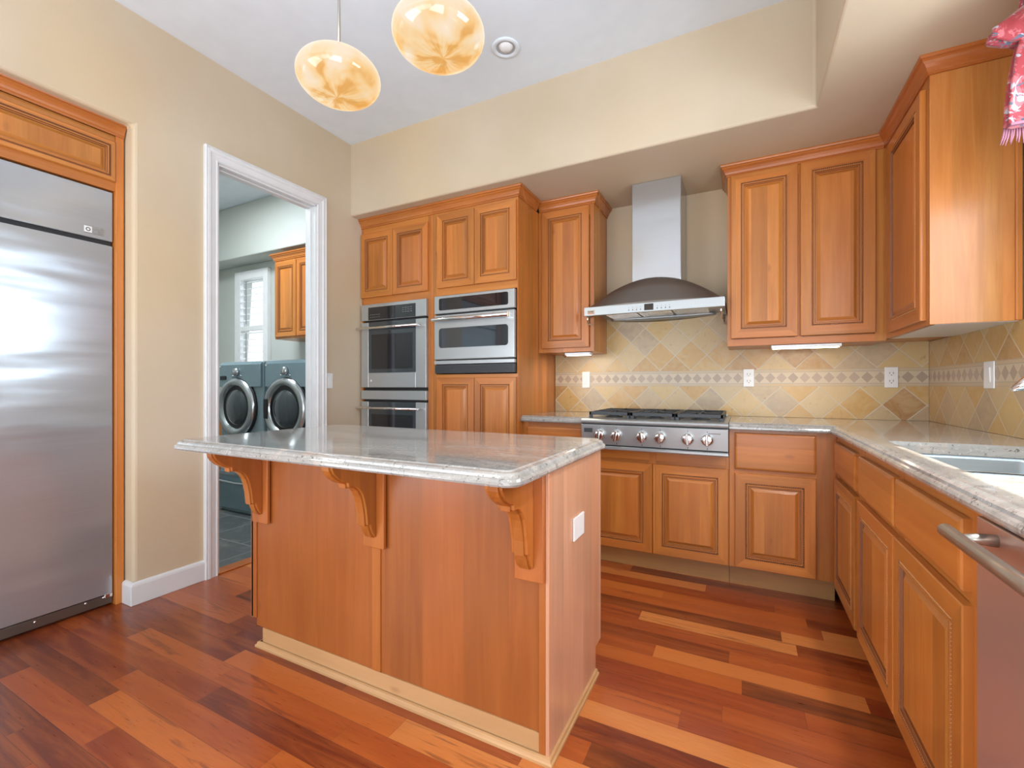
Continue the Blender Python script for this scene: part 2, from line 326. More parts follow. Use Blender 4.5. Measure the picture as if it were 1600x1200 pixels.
# ------------------------------------------------------------------ mesh helpers
class B:
    def __init__(s): s.v = []; s.f = []; s.m = []; s.sm = []
    def add(s, vs, fs, mi=0, smooth=False):
        k = len(s.v); s.v += [tuple(p) for p in vs]
        for f in fs: s.f.append(tuple(i + k for i in f)); s.m.append(mi); s.sm.append(smooth)
    def box(s, x0, x1, y0, y1, z0, z1, mi=0):
        s.add([(x0,y0,z0),(x1,y0,z0),(x1,y1,z0),(x0,y1,z0),(x0,y0,z1),(x1,y0,z1),(x1,y1,z1),(x0,y1,z1)],
              [(0,3,2,1),(4,5,6,7),(0,1,5,4),(1,2,6,5),(2,3,7,6),(3,0,4,7)], mi)
    def quad(s, pts, mi=0): s.add(pts, [tuple(range(len(pts)))], mi)
    def loft(s, rings, mi=0, closed=True, caps=True, smooth=True):
        k = len(rings[0]); fs = []
        for r in range(len(rings) - 1):
            for i in range(k if closed else k - 1):
                j = (i + 1) % k
                fs.append((r*k+i, r*k+j, (r+1)*k+j, (r+1)*k+i))
        vs = [p for r in rings for p in r]
        s.add(vs, fs, mi, smooth)
        if caps:
            n0 = len(s.v) - len(vs)
            s.f.append(tuple(n0 + i for i in range(k))[::-1]); s.m.append(mi); s.sm.append(False)
            s.f.append(tuple(n0 + (len(rings)-1)*k + i for i in range(k))); s.m.append(mi); s.sm.append(False)
    def tube(s, pts, r, seg=12, mi=0, caps=True):
        pts = [Vector(p) for p in pts]; rs = r if isinstance(r, (list, tuple)) else [r] * len(pts)
        rings = []; up = None
        for i, p in enumerate(pts):
            d = (pts[min(i+1, len(pts)-1)] - pts[max(i-1, 0)]).normalized()
            if up is None: up = Vector((0,0,1)) if abs(d.z) < 0.9 else Vector((0,1,0))
            a = d.cross(up).normalized(); b = a.cross(d).normalized(); up = b
            rings.append([p + (a*math.cos(2*PI*k/seg) + b*math.sin(2*PI*k/seg)) * rs[i] for k in range(seg)])
        s.loft(rings, mi, True, caps)
    def lathe(s, prof, c, axis='Z', seg=32, mi=0, caps=True):
        rings = []
        for r, h in prof:
            ring = []
            for k in range(seg):
                t = 2*PI*k/seg; a, b = r*math.cos(t), r*math.sin(t)
                if axis == 'Z': ring.append((c[0]+a, c[1]+b, c[2]+h))
                elif axis == 'Y': ring.append((c[0]+a, c[1]+h, c[2]+b))
                else: ring.append((c[0]+h, c[1]+a, c[2]+b))
            rings.append(ring)
        s.loft(rings, mi, True, caps)
    def prism(s, poly, a0, a1, axis='X', mi=0):
        """poly of 2-D points extruded along axis: X -> (y,z), Y -> (x,z), Z -> (x,y)"""
        def P(u, v, a): return (a,u,v) if axis == 'X' else ((u,a,v) if axis == 'Y' else (u,v,a))
        k = len(poly); vs = [P(u,v,a0) for u,v in poly] + [P(u,v,a1) for u,v in poly]
        fs = [tuple(range(k))[::-1], tuple(range(k, 2*k))] + [(i, (i+1)%k, k+(i+1)%k, k+i) for i in range(k)]
        s.add(vs, fs, mi)
    def build(s, name, mats, parent=None, bevel=0.0, loc=(0,0,0), seg=2, fix=True):
        me = bpy.data.meshes.new(name); me.from_pydata(s.v, [], s.f)
        for m_ in (mats if isinstance(mats, (list, tuple)) else [mats]): me.materials.append(M[m_] if isinstance(m_, str) else m_)
        for p, mi, sm in zip(me.polygons, s.m, s.sm): p.material_index = mi; p.use_smooth = sm
        if fix:
            bm = bmesh.new(); bm.from_mesh(me); bmesh.ops.recalc_face_normals(bm, faces=bm.faces); bm.to_mesh(me); bm.free()
        o = bpy.data.objects.new(name, me); COL.objects.link(o); o.location = loc
        if parent: o.parent = parent
        if bevel:
            b = o.modifiers.new('bevel', 'BEVEL'); b.width = bevel; b.segments = seg; b.limit_method = 'ANGLE'; b.angle_limit = 0.7
        return o

def tag(o, label, cat, group=None, kind=None):
    o['label'] = label; o['category'] = cat
    if group: o['group'] = group
    if kind: o['kind'] = kind
    return o
def thing(name, label, cat, loc=(0,0,0), rotz=0.0, group=None):
    o = bpy.data.objects.new(name, None); COL.objects.link(o); o.empty_display_size = 0.1
    o.location = loc; o.rotation_euler = (0,0,rotz)
    return tag(o, label, cat, group)
def struct(o, label=None, cat=None):
    o['kind'] = 'structure'
    if label: o['label'] = label
    if cat: o['category'] = cat
    return o
RIGHT = -PI/2   # front faces -x
LEFT = PI/2     # front faces +x

def mitre(path, closed):
    """outward (right of travel) mitred normals of a 2-D path"""
    n = len(path); out = []
    for i in range(n):
        def seg(a, b):
            d = Vector((path[b][0]-path[a][0], path[b][1]-path[a][1])).normalized(); return Vector((d.y, -d.x))
        if closed or 0 < i < n-1:
            n1 = seg((i-1) % n, i); n2 = seg(i, (i+1) % n)
            m = (n1 + n2); m = m / max(1e-6, (1 + n1.dot(n2)))
        elif i == 0: m = seg(0, 1)
        else: m = seg(n-2, n-1)
        out.append(m)
    return out
def sweep(b, path, prof, closed=False, mp=None, mi=0, caps=True, smooth=False):
    """prof: (outward offset, second coordinate) swept along the path; mp maps (u, v, w) to 3-D"""
    mp = mp or (lambda u, v, w_: (u, v, w_))
    ns = mitre(path, closed); k = len(prof); vs = []; fs = []
    for p, m in zip(path, ns):
        for o, h in prof: vs.append(mp(p[0]+m.x*o, p[1]+m.y*o, h))
    n = len(path)
    for i in range(n if closed else n-1):
        j = (i+1) % n
        for a in range(k-1): fs.append((i*k+a, j*k+a, j*k+a+1, i*k+a+1))
    b.add(vs, fs, mi, smooth)
    if not closed and caps:
        b.add([vs[a] for a in range(k)], [tuple(range(k))], mi); b.add([vs[(n-1)*k+a] for a in range(k)], [tuple(range(k))], mi)

# ------------------------------------------------------------------ cabinet pieces
def panel_door(parent, x0, x1, z0, z1, y=0.0, name='door', beads=True, frame=0.052, t=0.02, label=None):
    """mitred raised-panel door standing proud of the face frame at y; front looks to -y"""
    b = B()
    R = [(0, 0.0), (0, t-0.003), (0.003, t), (frame, t), (frame+0.0015, t-0.004), (frame+0.0075, t-0.004), (frame+0.009, t+0.001),
         (frame+0.014, t+0.001), (frame+0.017, t-0.005), (frame+0.0205, t-0.005), (frame+0.022, t-0.012), (frame+0.026, t-0.012), (frame+0.042, t-0.002)]
    dark = {3, 4, 7, 9}
    rings = [[(x0+i, y-d, z0+i), (x1-i, y-d, z0+i), (x1-i, y-d, z1-i), (x0+i, y-d, z1-i)] for i, d in R]
    for r in range(len(R)-1):
        for k in range(4):
            j = (k+1) % 4
            mi = 2 if r in dark else (1 if k in (0, 2) else 0)
            b.add([rings[r][k], rings[r][j], rings[r+1][j], rings[r+1][k]], [(0,1,2,3)], mi)
    b.quad(rings[-1], 0); b.quad(rings[0][::-1], 0)
    o = b.build(name, ['wood_v', 'wood_h', 'glaze'], parent, fix=True)
    if label: o['label'] = label
    if beads:
        bb = B(); c = frame + 0.0045; s_ = 0.0030; yy = y - t + 0.004
        def bead(px, pz):
            bb.add([(px-s_, yy, pz), (px, yy, pz-s_), (px+s_, yy, pz), (px, yy, pz+s_), (px, yy-0.0052, pz)], [(0,1,4),(1,2,4),(2,3,4),(3,0,4)], 0)
        for (ax, az, bx, bz) in ((x0+c, z0+c, x1-c, z0+c), (x0+c, z1-c, x1-c, z1-c), (x0+c, z0+c, x0+c, z1-c), (x1-c, z0+c, x1-c, z1-c)):
            L = math.hypot(bx-ax, bz-az); n_ = int(L / 0.0095)
            for i in range(n_+1): bead(ax+(bx-ax)*i/n_, az+(bz-az)*i/n_)
        bb.build('bead_molding', ['bead'], o, fix=False)
    return o
def slab_front(parent, x0, x1, z0, z1, y=0.0, t=0.02, name='drawer_front'):
    b = B()
    R = [(0, 0.0), (0, t-0.006), (0.004, t-0.002), (0.011, t)]
    rings = [[(x0+i, y-d, z0+i), (x1-i, y-d, z0+i), (x1-i, y-d, z1-i), (x0+i, y-d, z1-i)] for i, d in R]
    for r in range(3):
        for k in range(4):
            j = (k+1) % 4; b.add([rings[r][k], rings[r][j], rings[r+1][j], rings[r+1][k]], [(0,1,2,3)], 0)
    b.quad(rings[-1], 0); b.quad(rings[0][::-1], 0)
    return b.build(name, ['wood_h'], parent)
CROWN = [(0.0, 0.006), (0.007, 0.006), (0.007, 0.016), (0.012, 0.020), (0.015, 0.032), (0.022, 0.044), (0.031, 0.052), (0.031, 0.060), (0.039, 0.063), (0.041, 0.070), (0.041, 0.077), (0.0, 0.077)]
def crown(parent, path, z, h=1.0, out=1.0, mat='wood_dark'):
    b = B(); sweep(b, path, [(o*out, z + d*h) for o, d in CROWN]); return b.build('crown_molding', [mat], parent)

def pieces(parent, name, mat, boxes, bevel=0.0, loc=(0,0,0)):
    for bx_ in boxes:
        b = B(); b.box(*bx_); b.build(name, mat, parent, bevel=bevel, loc=loc)
def wall_plate(name, label, loc, rotz, w_, h_, kind='outlet', group=None, cat='outlet'):
    t = thing(name, label, cat, loc, rotz, group)
    b = B(); b.box(-w_/2, w_/2, -0.006, 0, -h_/2, h_/2); b.build('cover_plate', ['plate'], t, bevel=0.002)
    if kind == 'outlet':
        for s_ in (-1, 1):
            b = B(); zc = s_*h_*0.19
            b.box(-w_*0.26, w_*0.26, -0.0085, -0.006, zc-h_*0.125, zc+h_*0.125)
            r = b.build('receptacle', ['plate'], t, bevel=0.002)
            b = B()
            b.box(-w_*0.13-0.0015, -w_*0.13+0.0015, -0.0092, -0.0085, zc-0.003, zc+0.008)
            b.box(w_*0.13-0.0015, w_*0.13+0.0015, -0.0092, -0.0085, zc-0.003, zc+0.008)
            b.box(-0.0025, 0.0025, -0.0092, -0.0085, zc-0.012, zc-0.007)
            b.build('slots', ['slot'], r)
    elif kind == 'switch':
        b = B(); b.add([(-w_*0.22, -0.006, -h_*0.27), (w_*0.22, -0.006, -h_*0.27), (w_*0.22, -0.006, h_*0.27), (-w_*0.22, -0.006, h_*0.27),
                        (-w_*0.22, -0.008, -h_*0.27), (w_*0.22, -0.008, -h_*0.27), (w_*0.22, -0.012, h_*0.27), (-w_*0.22, -0.012, h_*0.27)],
                       [(0,1,5,4),(1,2,6,5),(2,3,7,6),(3,0,4,7),(4,5,6,7)])
        b.build('rocker', ['plate'], t, bevel=0.001)
    return t

# ================================================================== THE ROOM
XL, XR, YB, YR, ZC, ZS = -2.80, 0.97, 3.44, -3.20, 3.06, 2.49
b = B(); b.box(-2.86, 1.09, YR-0.1, YB+0.1, -0.06, 0.0); b.box(-3.70, -2.86, 0.05, 1.25, -0.06, 0.0)
struct(b.build('floor', 'floor'))
b = B(); b.box(-5.85, -2.862, 1.27, 3.40, -0.06, -0.001)
struct(b.build('floor.001', 'slate'), 'dark slate tile floor of the laundry room')
b = B(); b.box(-2.875, -2.79, 1.60, 2.31, 0.0, 0.010)
struct(b.build('trim_1', 'wood_dark', bevel=0.004), 'wooden threshold strip in the doorway')
# left wall with the refrigerator alcove and the doorway, plus an unseen opening added for light
b = B()
b.prism([(YR-0.1,-0.02),(-2.8,-0.02),(-2.8,2.4),(-0.4,2.4),(-0.4,-0.02),(0.10,-0.02),(0.10,2.478),(1.185,2.478),(1.185,-0.02),(1.60,-0.02),(1.60,2.465),(2.31,2.465),(2.31,-0.02),(YB+0.1,-0.02),(YB+0.1,3.25),(YR-0.1,3.25)], -2.90, XL, 'X')
struct(b.build('wall_left', 'wall', bevel=0.018, seg=3))
b = B(); b.box(-3.72, -3.70, 0.05, 1.25, -0.02, 2.6); b.box(-3.70, -2.90, 0.05, 0.10, -0.02, 2.6); b.box(-3.70, -2.902, 1.186, 1.262, -0.02, 2.6); b.box(-3.72, -2.902, 0.05, 1.262, 2.6, 2.65)
struct(b.build('wall_alcove', 'wall'))
b = B(); b.box(-2.898, 1.09, YB, YB+0.1, -0.02, 3.2); struct(b.build('wall_back', 'wall'))
b = B()
WY0, WY1, WZ0, WZ1 = 1.00, 2.08, 1.22, 2.28
for (y0, y1, z0, z1) in ((YR-0.1,-2.5,-0.02,3.2), (-2.5,-0.4,2.35,3.2), (-0.4,WY0,-0.02,3.2), (WY0,WY1,-0.02,WZ0), (WY0,WY1,WZ1,3.2), (WY1,YB,-0.02,3.2)):
    b.box(XR, XR+0.12, y0, y1, z0, z1)
struct(b.build('wall_right', 'wall'))
b = B()
for (x0, x1, z0, z1) in ((-2.898,-2.5,-0.02,3.2), (0.75,XR,-0.02,3.2), (-2.5,0.75,2.45,3.2), (-2.5,0.75,-0.02,0.25)):
    b.box(x0, x1, YR-0.1, YR, z0, z1)
struct(b.build('wall_rear', 'wall'))
b = B(); b.box(-2.9, 1.09, YR-0.1, YB+0.1, ZC, ZC+0.1); struct(b.build('ceiling', 'ceil'))
# dropped soffit that runs along the back and the right wall
b = B()
b.prism([(XL-0.03,YB+0.03),(XL-0.03,2.637),(0.317,2.637),(0.317,YR-0.03),(XR+0.03,YR-0.03),(XR+0.03,YB+0.03)], ZS, ZC+0.04, 'Z')
struct(b.build('wall_soffit', 'wall', bevel=0.014, seg=3))
# window over the sink; unseen patio and rear frames added for daylight
def win_frame(name, axis, c, u0, u1, z0, z1, mull, bars, glass=True):
    b = B()
    def bx(a0, a1, zz0, zz1, d0=-0.03, d1=0.03):
        if axis == 'X': b.box(c+d0, c+d1, a0, a1, zz0, zz1)
        else: b.box(a0, a1, c+d0, c+d1, zz0, zz1)
    t = 0.05
    bx(u0, u1, z0, z0+t); bx(u0, u1, z1-t, z1); bx(u0, u0+t, z0+t, z1-t); bx(u1-t, u1, z0+t, z1-t)
    for m_ in mull: bx(m_-0.02, m_+0.02, z0+t, z1-t)
    for m_ in bars: bx(u0+t, u1-t, m_-0.02, m_+0.02)
    return struct(b.build(name, 'white', bevel=0.003))
win_frame('window_1', 'X', XR+0.07, WY0, WY1, WZ0, WZ1, [1.54], [])
win_frame('window_2', 'X', XR+0.06, -2.5, -0.4, 0.0, 2.35, [-1.45], [])
win_frame('window_3', 'Y', YR-0.05, -2.5, 0.75, 0.25, 2.45, [-1.42, -0.33], [])
b = B(); b.box(1.10, 2.30, -2.9, 0.1, 2.50, 2.60); struct(b.build('added_eave', 'white'), 'unseen eave added to keep sun out of the right wall opening')  # out of view, added to block direct sun at the patio opening
# doorway casing (profiled) and jamb lining
b = B()
CAS = [(0.0, 0.0), (0.0, 0.010), (0.006, 0.016), (0.014, 0.012), (0.040, 0.016), (0.048, 0.022), (0.060, 0.022), (0.066, 0.018), (0.072, 0.024), (0.077, 0.020), (0.077, 0.0)]
path = [(1.603, 0.0), (1.603, 2.462), (2.308, 2.462), (2.308, 0.0)]
path2 = [(p[0], p[1]) for p in path][::-1]
sweep(b, path2, [(o, h) for o, h in CAS], mp=lambda u, v, w_: (XL + w_, u, v))
struct(b.build('trim_2', 'white'), 'white profiled casing around the laundry doorway')
b = B(); b.box(-2.905, -2.797, 1.598, 1.613, 0.0, 2.462); b.box(-2.905, -2.797, 2.298, 2.312, 0.0, 2.462); b.box(-2.905, -2.797, 1.598, 2.312, 2.45, 2.468)
b.box(-2.875, -2.840, 1.613, 1.622, 0.0, 2.441); b.box(-2.875, -2.840, 2.289, 2.298, 0.0, 2.441); b.box(-2.875, -2.840, 1.613, 2.298, 2.441, 2.450)
struct(b.build('door_1', 'white', bevel=0.002), 'white jamb lining of the laundry doorway')
BASE = [(0.0, 0.0), (0.016, 0.0), (0.016, 0.098), (0.013, 0.108), (0.006, 0.114), (0.0, 0.116)]
b = B(); sweep(b, [(-2.878, 1.185), (XL, 1.185), (XL, 1.526)], BASE); struct(b.build('baseboard_left', 'white', bevel=0.003))
b = B(); sweep(b, [(XL, 2.386), (XL, 2.74)], BASE); struct(b.build('baseboard_left.001', 'white'))
b = B(); sweep(b, [(XL, -0.4), (XL, 0.10)], BASE); struct(b.build('baseboard_left.002', 'white'))

# ------------------------------------------------------------------ laundry shell
b = B(); LX, LY = -5.73, 3.30
lw = (-5.23, -4.82, 1.25, 2.36)
for (x0, x1, z0, z1) in ((LX-0.1, lw[0], -0.02, 3.2), (lw[1], -2.902, -0.02, 3.2), (lw[0], lw[1], -0.02, lw[2]), (lw[0], lw[1], lw[3], 3.2)):
    b.box(x0, x1, LY, LY+0.1, z0, z1)
struct(b.build('wall_laundry', 'wall_g'))
b = B(); b.box(LX-0.1, LX, 1.26, LY, -0.02, 3.2); struct(b.build('wall_laundry.001', 'wall_g'))
b = B(); b.box(LX, -2.902, 1.265, 1.285, -0.02, 3.2); struct(b.build('wall_laundry.002', 'wall_g'))
b = B(); b.box(-2.918, -2.903, 1.29, 1.58, 0, 3.12); b.box(-2.918, -2.903, 2.33, 3.29, 0, 3.12); b.box(-2.918, -2.903, 1.58, 2.33, 2.49, 3.12); struct(b.build('wall_laundry.003', 'wall_g'))
b = B(); b.box(LX-0.1, -2.9, 1.26, LY+0.1, 3.12, 3.2); struct(b.build('ceiling.001', 'ceil'))
b = B(); b.box(LX, -2.92, 3.05, LY, 2.54, 3.12); struct(b.build('wall_laundry.004', 'wall_g', bevel=0.012))
# plantation shutter
wt = thing('window_shutter', 'white louvred shutter over the laundry room window', 'shutter', (-5.03, 3.27, 1.18))
off = (5.03, -3.27, -1.18)
b = B()
for (x0, x1, z0, z1) in ((-5.34,-5.23,1.15,2.46), (-4.82,-4.74,1.15,2.46), (-5.23,-4.82,2.36,2.46), (-5.23,-4.82,1.15,1.26), (-5.23,-4.82,1.765,1.82)): b.box(x0, x1, 3.255, 3.299, z0, z1)
b.build('shutter_frame', 'plate', wt, bevel=0.004, loc=off)
z = 1.30
while z < 2.345:
    if not 1.745 < z < 1.84:
        b = B(); ring = []
        for k in range(10):
            t = 2*PI*k/10; u, v_ = 0.032*math.cos(t), 0.005*math.sin(t); a = math.radians(24)
            ring.append((u*math.cos(a)-v_*math.sin(a), u*math.sin(a)+v_*math.cos(a)))
        b.prism([(3.275+p, z+q) for p, q in ring], -5.228, -4.822, 'X'); b.build('louver', 'plate', wt, loc=off)
    z += 0.0735
b = B(); b.box(-5.10, -5.09, 3.236, 3.242, 1.28, 1.74); b.box(-5.10, -5.09, 3.236, 3.242, 1.84, 2.33); b.build('tilt_rod', 'graph', wt, loc=off)

# ================================================================== LAUNDRY THINGS
def machine(name, label, x0, x1, dryer, group):
    t = thing(name, label, 'washing machine' if not dryer else 'dryer', (x0, 2.46, 0.385), 0, group)
    W_ = x1 - x0; H = 0.962
    b = B(); b.box(0, W_, 0.02, 0.74, 0.012, H); b.build('body', 'washer', t, bevel=0.018, seg=3)
    b = B(); b.prism([(0.0, H-0.225), (0.0, H-0.03), (0.02, H-0.004), (0.06, H-0.001), (0.06, H-0.225)], 0.012, W_-0.012, 'X'); p = b.build('control_panel', 'washer2', t, bevel=0.004)
    cx = W_*0.44; cz = 0.556; R = 0.268
    b = B(); b.lathe([(R, 0.02), (R, 0.004), (R-0.012, -0.004)], (cx, 0, cz), 'Y', 48); b.build('door_gasket', 'black', t)
    b = B(); b.lathe([(R-0.010, 0.0), (R-0.016, -0.022), (R-0.045, -0.032), (R-0.072, -0.022), (R-0.080, -0.004), (R-0.100, 0.016)], (cx, 0, cz), 'Y', 48, caps=False)
    d = b.build('door', 'ring', t)
    b = B(); b.lathe([(R-0.098, 0.010), (R-0.12, -0.012), (R-0.17, -0.024), (0.04, -0.030), (0.001, -0.031)], (cx, 0, cz), 'Y', 40, caps=False); b.build('door_glass', 'ovenglass', d)
    kx = W_*0.45
    b = B(); b.lathe([(0.036, 0.0), (0.036, -0.012), (0.030, -0.030), (0.001, -0.031)], (kx, 0, 0.868), 'Y', 28); b.box(kx-0.004, kx+0.004, -0.036, -0.03, 0.85, 0.896); b.build('dial', 'ring', p)
    for dx in (-0.055, 0.055):
        b = B(); b.lathe([(0.009, 0.0), (0.009, -0.006), (0.001, -0.007)], (kx+dx, 0, 0.83), 'Y', 14); b.build('button', 'ring', p)
    if not dryer:
        b = B(); b.box(0.03, 0.12, -0.006, 0.0, 0.80, 0.835); b.build('detergent_drawer', 'black', p, bevel=0.004)
    else:
        b = B(); b.box(cx-R+0.045, cx-R+0.085, -0.045, -0.02, 0.47, 0.64); b.build('door_handle', 'black', d, bevel=0.012)
    b = B(); b.box(0.020, 0.034, -0.003, 0, 0.915, 0.927); b.build('badge', 'plate', p)
    for dx in (0.06, W_-0.06):
        b = B(); b.lathe([(0.02, 0.0), (0.02, 0.014)], (dx, 0.1, -0.001), 'Z', 14); b.build('foot', 'black', t)
    # pedestal drawer base
    q = thing('laundry_pedestal', 'dark drawer pedestal under the %s' % ('right-hand machine, the dryer' if dryer else 'left-hand machine, the washer'), 'pedestal', (x0, 2.46, 0), 0, 'drawer pedestals under the machines')
    b = B(); b.box(0, W_, 0.02, 0.74, 0.0, 0.383); b.build('body', 'washer', q, bevel=0.006)
    b = B(); b.box(0.012, W_-0.012, 0.0, 0.02, 0.03, 0.365); f = b.build('drawer_front', 'washer2', q, bevel=0.006)
    b = B(); b.tube([(0.03, -0.012, 0.285), (0.05, -0.026, 0.278), (W_/2, -0.034, 0.272), (W_-0.05, -0.026, 0.278), (W_-0.03, -0.012, 0.285)], 0.012, 10); b.build('handle', 'ring', f)
    b = B(); b.box(0.02, W_-0.02, -0.006, 0.001, 0.33, 0.35); b.build('trim_strip', 'ring', f)
machine('washing_machine', 'blue-grey front-loading washing machine with a detergent drawer, left of the dryer', -4.275, -3.665, False, None)
machine('dryer', 'blue-grey front-loading dryer with black door grip, right of the washer', -3.625, -3.010, True, None)
t = thing('laundry_cabinet', 'reddish wooden wall cabinet hung above the washer and dryer', 'wall cabinet', (-4.27, 3.0, 1.607))
b = B(); b.box(0, 1.33, 0.02, 0.295, 0, 0.80); b.build('body', 'wood_v', t)
for i in range(4): panel_door(t, 0.02+0.325*i, 0.335+0.325*i, 0.02, 0.775, 0.02, beads=False, frame=0.045)
crown(t, [(0.0, 0.29), (0.0, 0.02), (1.33, 0.02)][::1], 0.79, 0.95)
t = thing('laundry_counter', 'wooden base cabinet with white top left of the washer', 'cabinet', (-5.0, 2.75, 0))
b = B(); b.box(-0.55, 0.62, 0.0, 0.52, 0.0, 0.88); b.build('body', 'wood_v', t)
b = B(); b.box(-0.57, 0.64, -0.02, 0.53, 0.88, 0.92); b.build('countertop', 'plate', t, bevel=0.006)

# ================================================================== REFRIGERATOR
t = thing('refrigerator', 'tall built-in stainless steel refrigerator with top grille panel', 'refrigerator', (-2.90, 0.232, 0), LEFT)
W_ = 0.908
b = B(); b.box(0.01, W_-0.01, 0.045, 0.66, 0.0, 2.125); b.build('body', 'graph', t)
b = B(); b.box(0, W_, 0.0, 0.045, 0.062, 1.850); b.build('door', 'steel_fridge', t, bevel=0.004)
b = B(); b.box(0, W_, 0.0, 0.045, 1.872, 2.128); g = b.build('grille_panel', 'steel_fridge', t, bevel=0.004)
b = B(); b.box(0.004, W_-0.004, 0.012, 0.046, 1.851, 1.871); b.build('gap_strip', 'black', t)
b = B(); b.box(0.0, W_, 0.004, 0.044, 0.012, 0.058); k = b.build('toe_grille', 'steel_dark', t, bevel=0.002); k['label'] = 'dented dark steel toe plate'
for sx in (0.62, 0.80, 0.87):
    b = B(); b.lathe([(0.006, 0.0), (0.006, -0.004), (0.003, -0.007)], (sx, 0.004, 0.043 + 0.008*(sx > 0.7)), 'Y', 12); b.build('screw', 'chrome', k)
b = B(); b.box(W_-0.035, W_-0.002, -0.004, 0.01, 0.046, 0.064); b.build('hinge', 'chrome', t, bevel=0.002)
b = B(); b.tube([(0.055, 0.0, 0.72), (0.055, -0.055, 0.72), (0.055, -0.055, 1.62), (0.055, 0.0, 1.62)], 0.012, 12); b.build('handle', 'steel', t)
bd = B(); bd.box(0.792, 0.868, -0.004, 0.0, 1.893, 1.925); badge = bd.build('badge', 'graph', g)
bd = B(); bd.box(0.792, 0.822, -0.0055, -0.004, 1.894, 1.924); bp = bd.build('badge_tile', 'plate', badge)
bd = B(); bd.lathe([(0.0095, 0), (0.0095, -0.001), (0.0055, -0.001), (0.0055, 0)], (0.807, -0.0056, 1.909), 'Y', 24, caps=False); bd.build('ring_mark', 'slot', badge)
bd = B()
for (x0, x1, z0, z1) in ((0.826,0.842,1.913,1.917),(0.848,0.864,1.913,1.922),(0.826,0.842,1.899,1.903),(0.848,0.864,1.897,1.906)): bd.box(x0, x1, -0.005, -0.004, z0, z1)
bd.build('letter_marks', 'ring', badge)
# surround and bridge cabinet
t = thing('refrigerator_cabinet', 'cherry bridge cabinet and side panels built around the refrigerator', 'cabinet', (-2.88, 0.13, 0), LEFT)
b = B(); b.box(1.015, 1.049, 0.0, 0.66, 0.0, 2.42); b.build('side_panel', 'wood_v', t, bevel=0.002)
b = B(); b.box(0.0, 0.085, 0.0, 0.66, 0.0, 2.42); b.build('side_panel', 'wood_v', t, bevel=0.002)
b = B(); b.box(0.085, 1.015, 0.012, 0.66, 2.135, 2.42); b.build('body', 'wood_h', t)
panel_door(t, 0.10, 1.012, 2.180, 2.382, 0.012, beads=False, frame=0.02)
crown(t, [(0.0, 0.0), (1.049, 0.0)], 2.412, 0.95, 0.8)

# ================================================================== TALL OVEN CABINETS
YT = 2.755
t = thing('oven_cabinet', 'tall cherry cabinet in the corner housing the double wall oven', 'tall cabinet', (-2.80, YT, 0))
W_ = 0.729
b = B(); b.box(0.001, 0.018, 0.02, 0.68, 0.11, 2.42); b.box(W_-0.018, W_, 0.02, 0.68, 0.11, 2.42); b.box(0.018, W_-0.018, 0.02, 0.68, 1.805, 2.42); b.box(0.018, W_-0.018, 0.02, 0.68, 0.11, 0.37); b.box(0.001, W_, 0.08, 0.68, 0.0, 0.11)
b.build('body', 'wood_v', t)
pieces(t, 'stile', 'wood_v', [(0.001, 0.020, 0, 0.02, 0.11, 2.42), (0.680, W_, 0, 0.02, 0.11, 2.42)])
pieces(t, 'rail', 'wood_h', [(0.020, 0.680, 0.001, 0.02, 1.79, 2.42), (0.020, 0.680, 0.001, 0.02, 0.11, 0.385)])
panel_door(t, 0.006, 0.342, 1.847, 2.368, frame=0.048); panel_door(t, 0.346, 0.686, 1.847, 2.368, frame=0.048)
slab_front(t, 0.02, 0.68, 0.14, 0.36)
crown(t, [(0.0, 0.0), (W_, 0.0)], 2.412)
t = thing('microwave_cabinet', 'tall cherry cabinet housing the microwave, left of the backsplash', 'tall cabinet', (-2.07, YT, 0))
W_ = 0.708
b = B(); b.box(0.0, 0.018, 0.02, 0.68, 0.11, 2.42); b.box(W_-0.018, W_, 0.02, 0.68, 0.0, 2.42); b.box(0.018, W_-0.018, 0.02, 0.68, 1.815, 2.42); b.box(0.018, W_-0.018, 0.02, 0.68, 0.11, 1.205); b.box(0.0, W_-0.018, 0.08, 0.68, 0.0, 0.11)
b.build('body', 'wood_v', t)
pieces(t, 'stile', 'wood_v', [(0, 0.024, 0, 0.02, 0.11, 2.42), (W_-0.008, W_, 0, 0.02, 0.11, 2.42)])
pieces(t, 'rail', 'wood_h', [(0.024, W_-0.008, 0.001, 0.02, 1.80, 2.42), (0.024, W_-0.008, 0.001, 0.02, 0.11, 1.215)])
for z0, z1 in ((1.853, 2.395), (0.66, 1.190), (0.14, 0.64)):
    panel_door(t, 0.044, 0.366, z0, z1, frame=0.048); panel_door(t, 0.370, 0.700, z0, z1, frame=0.048)
crown(t, [(0.0, 0.0), (W_, 0.0), (W_, 0.300)], 2.412)

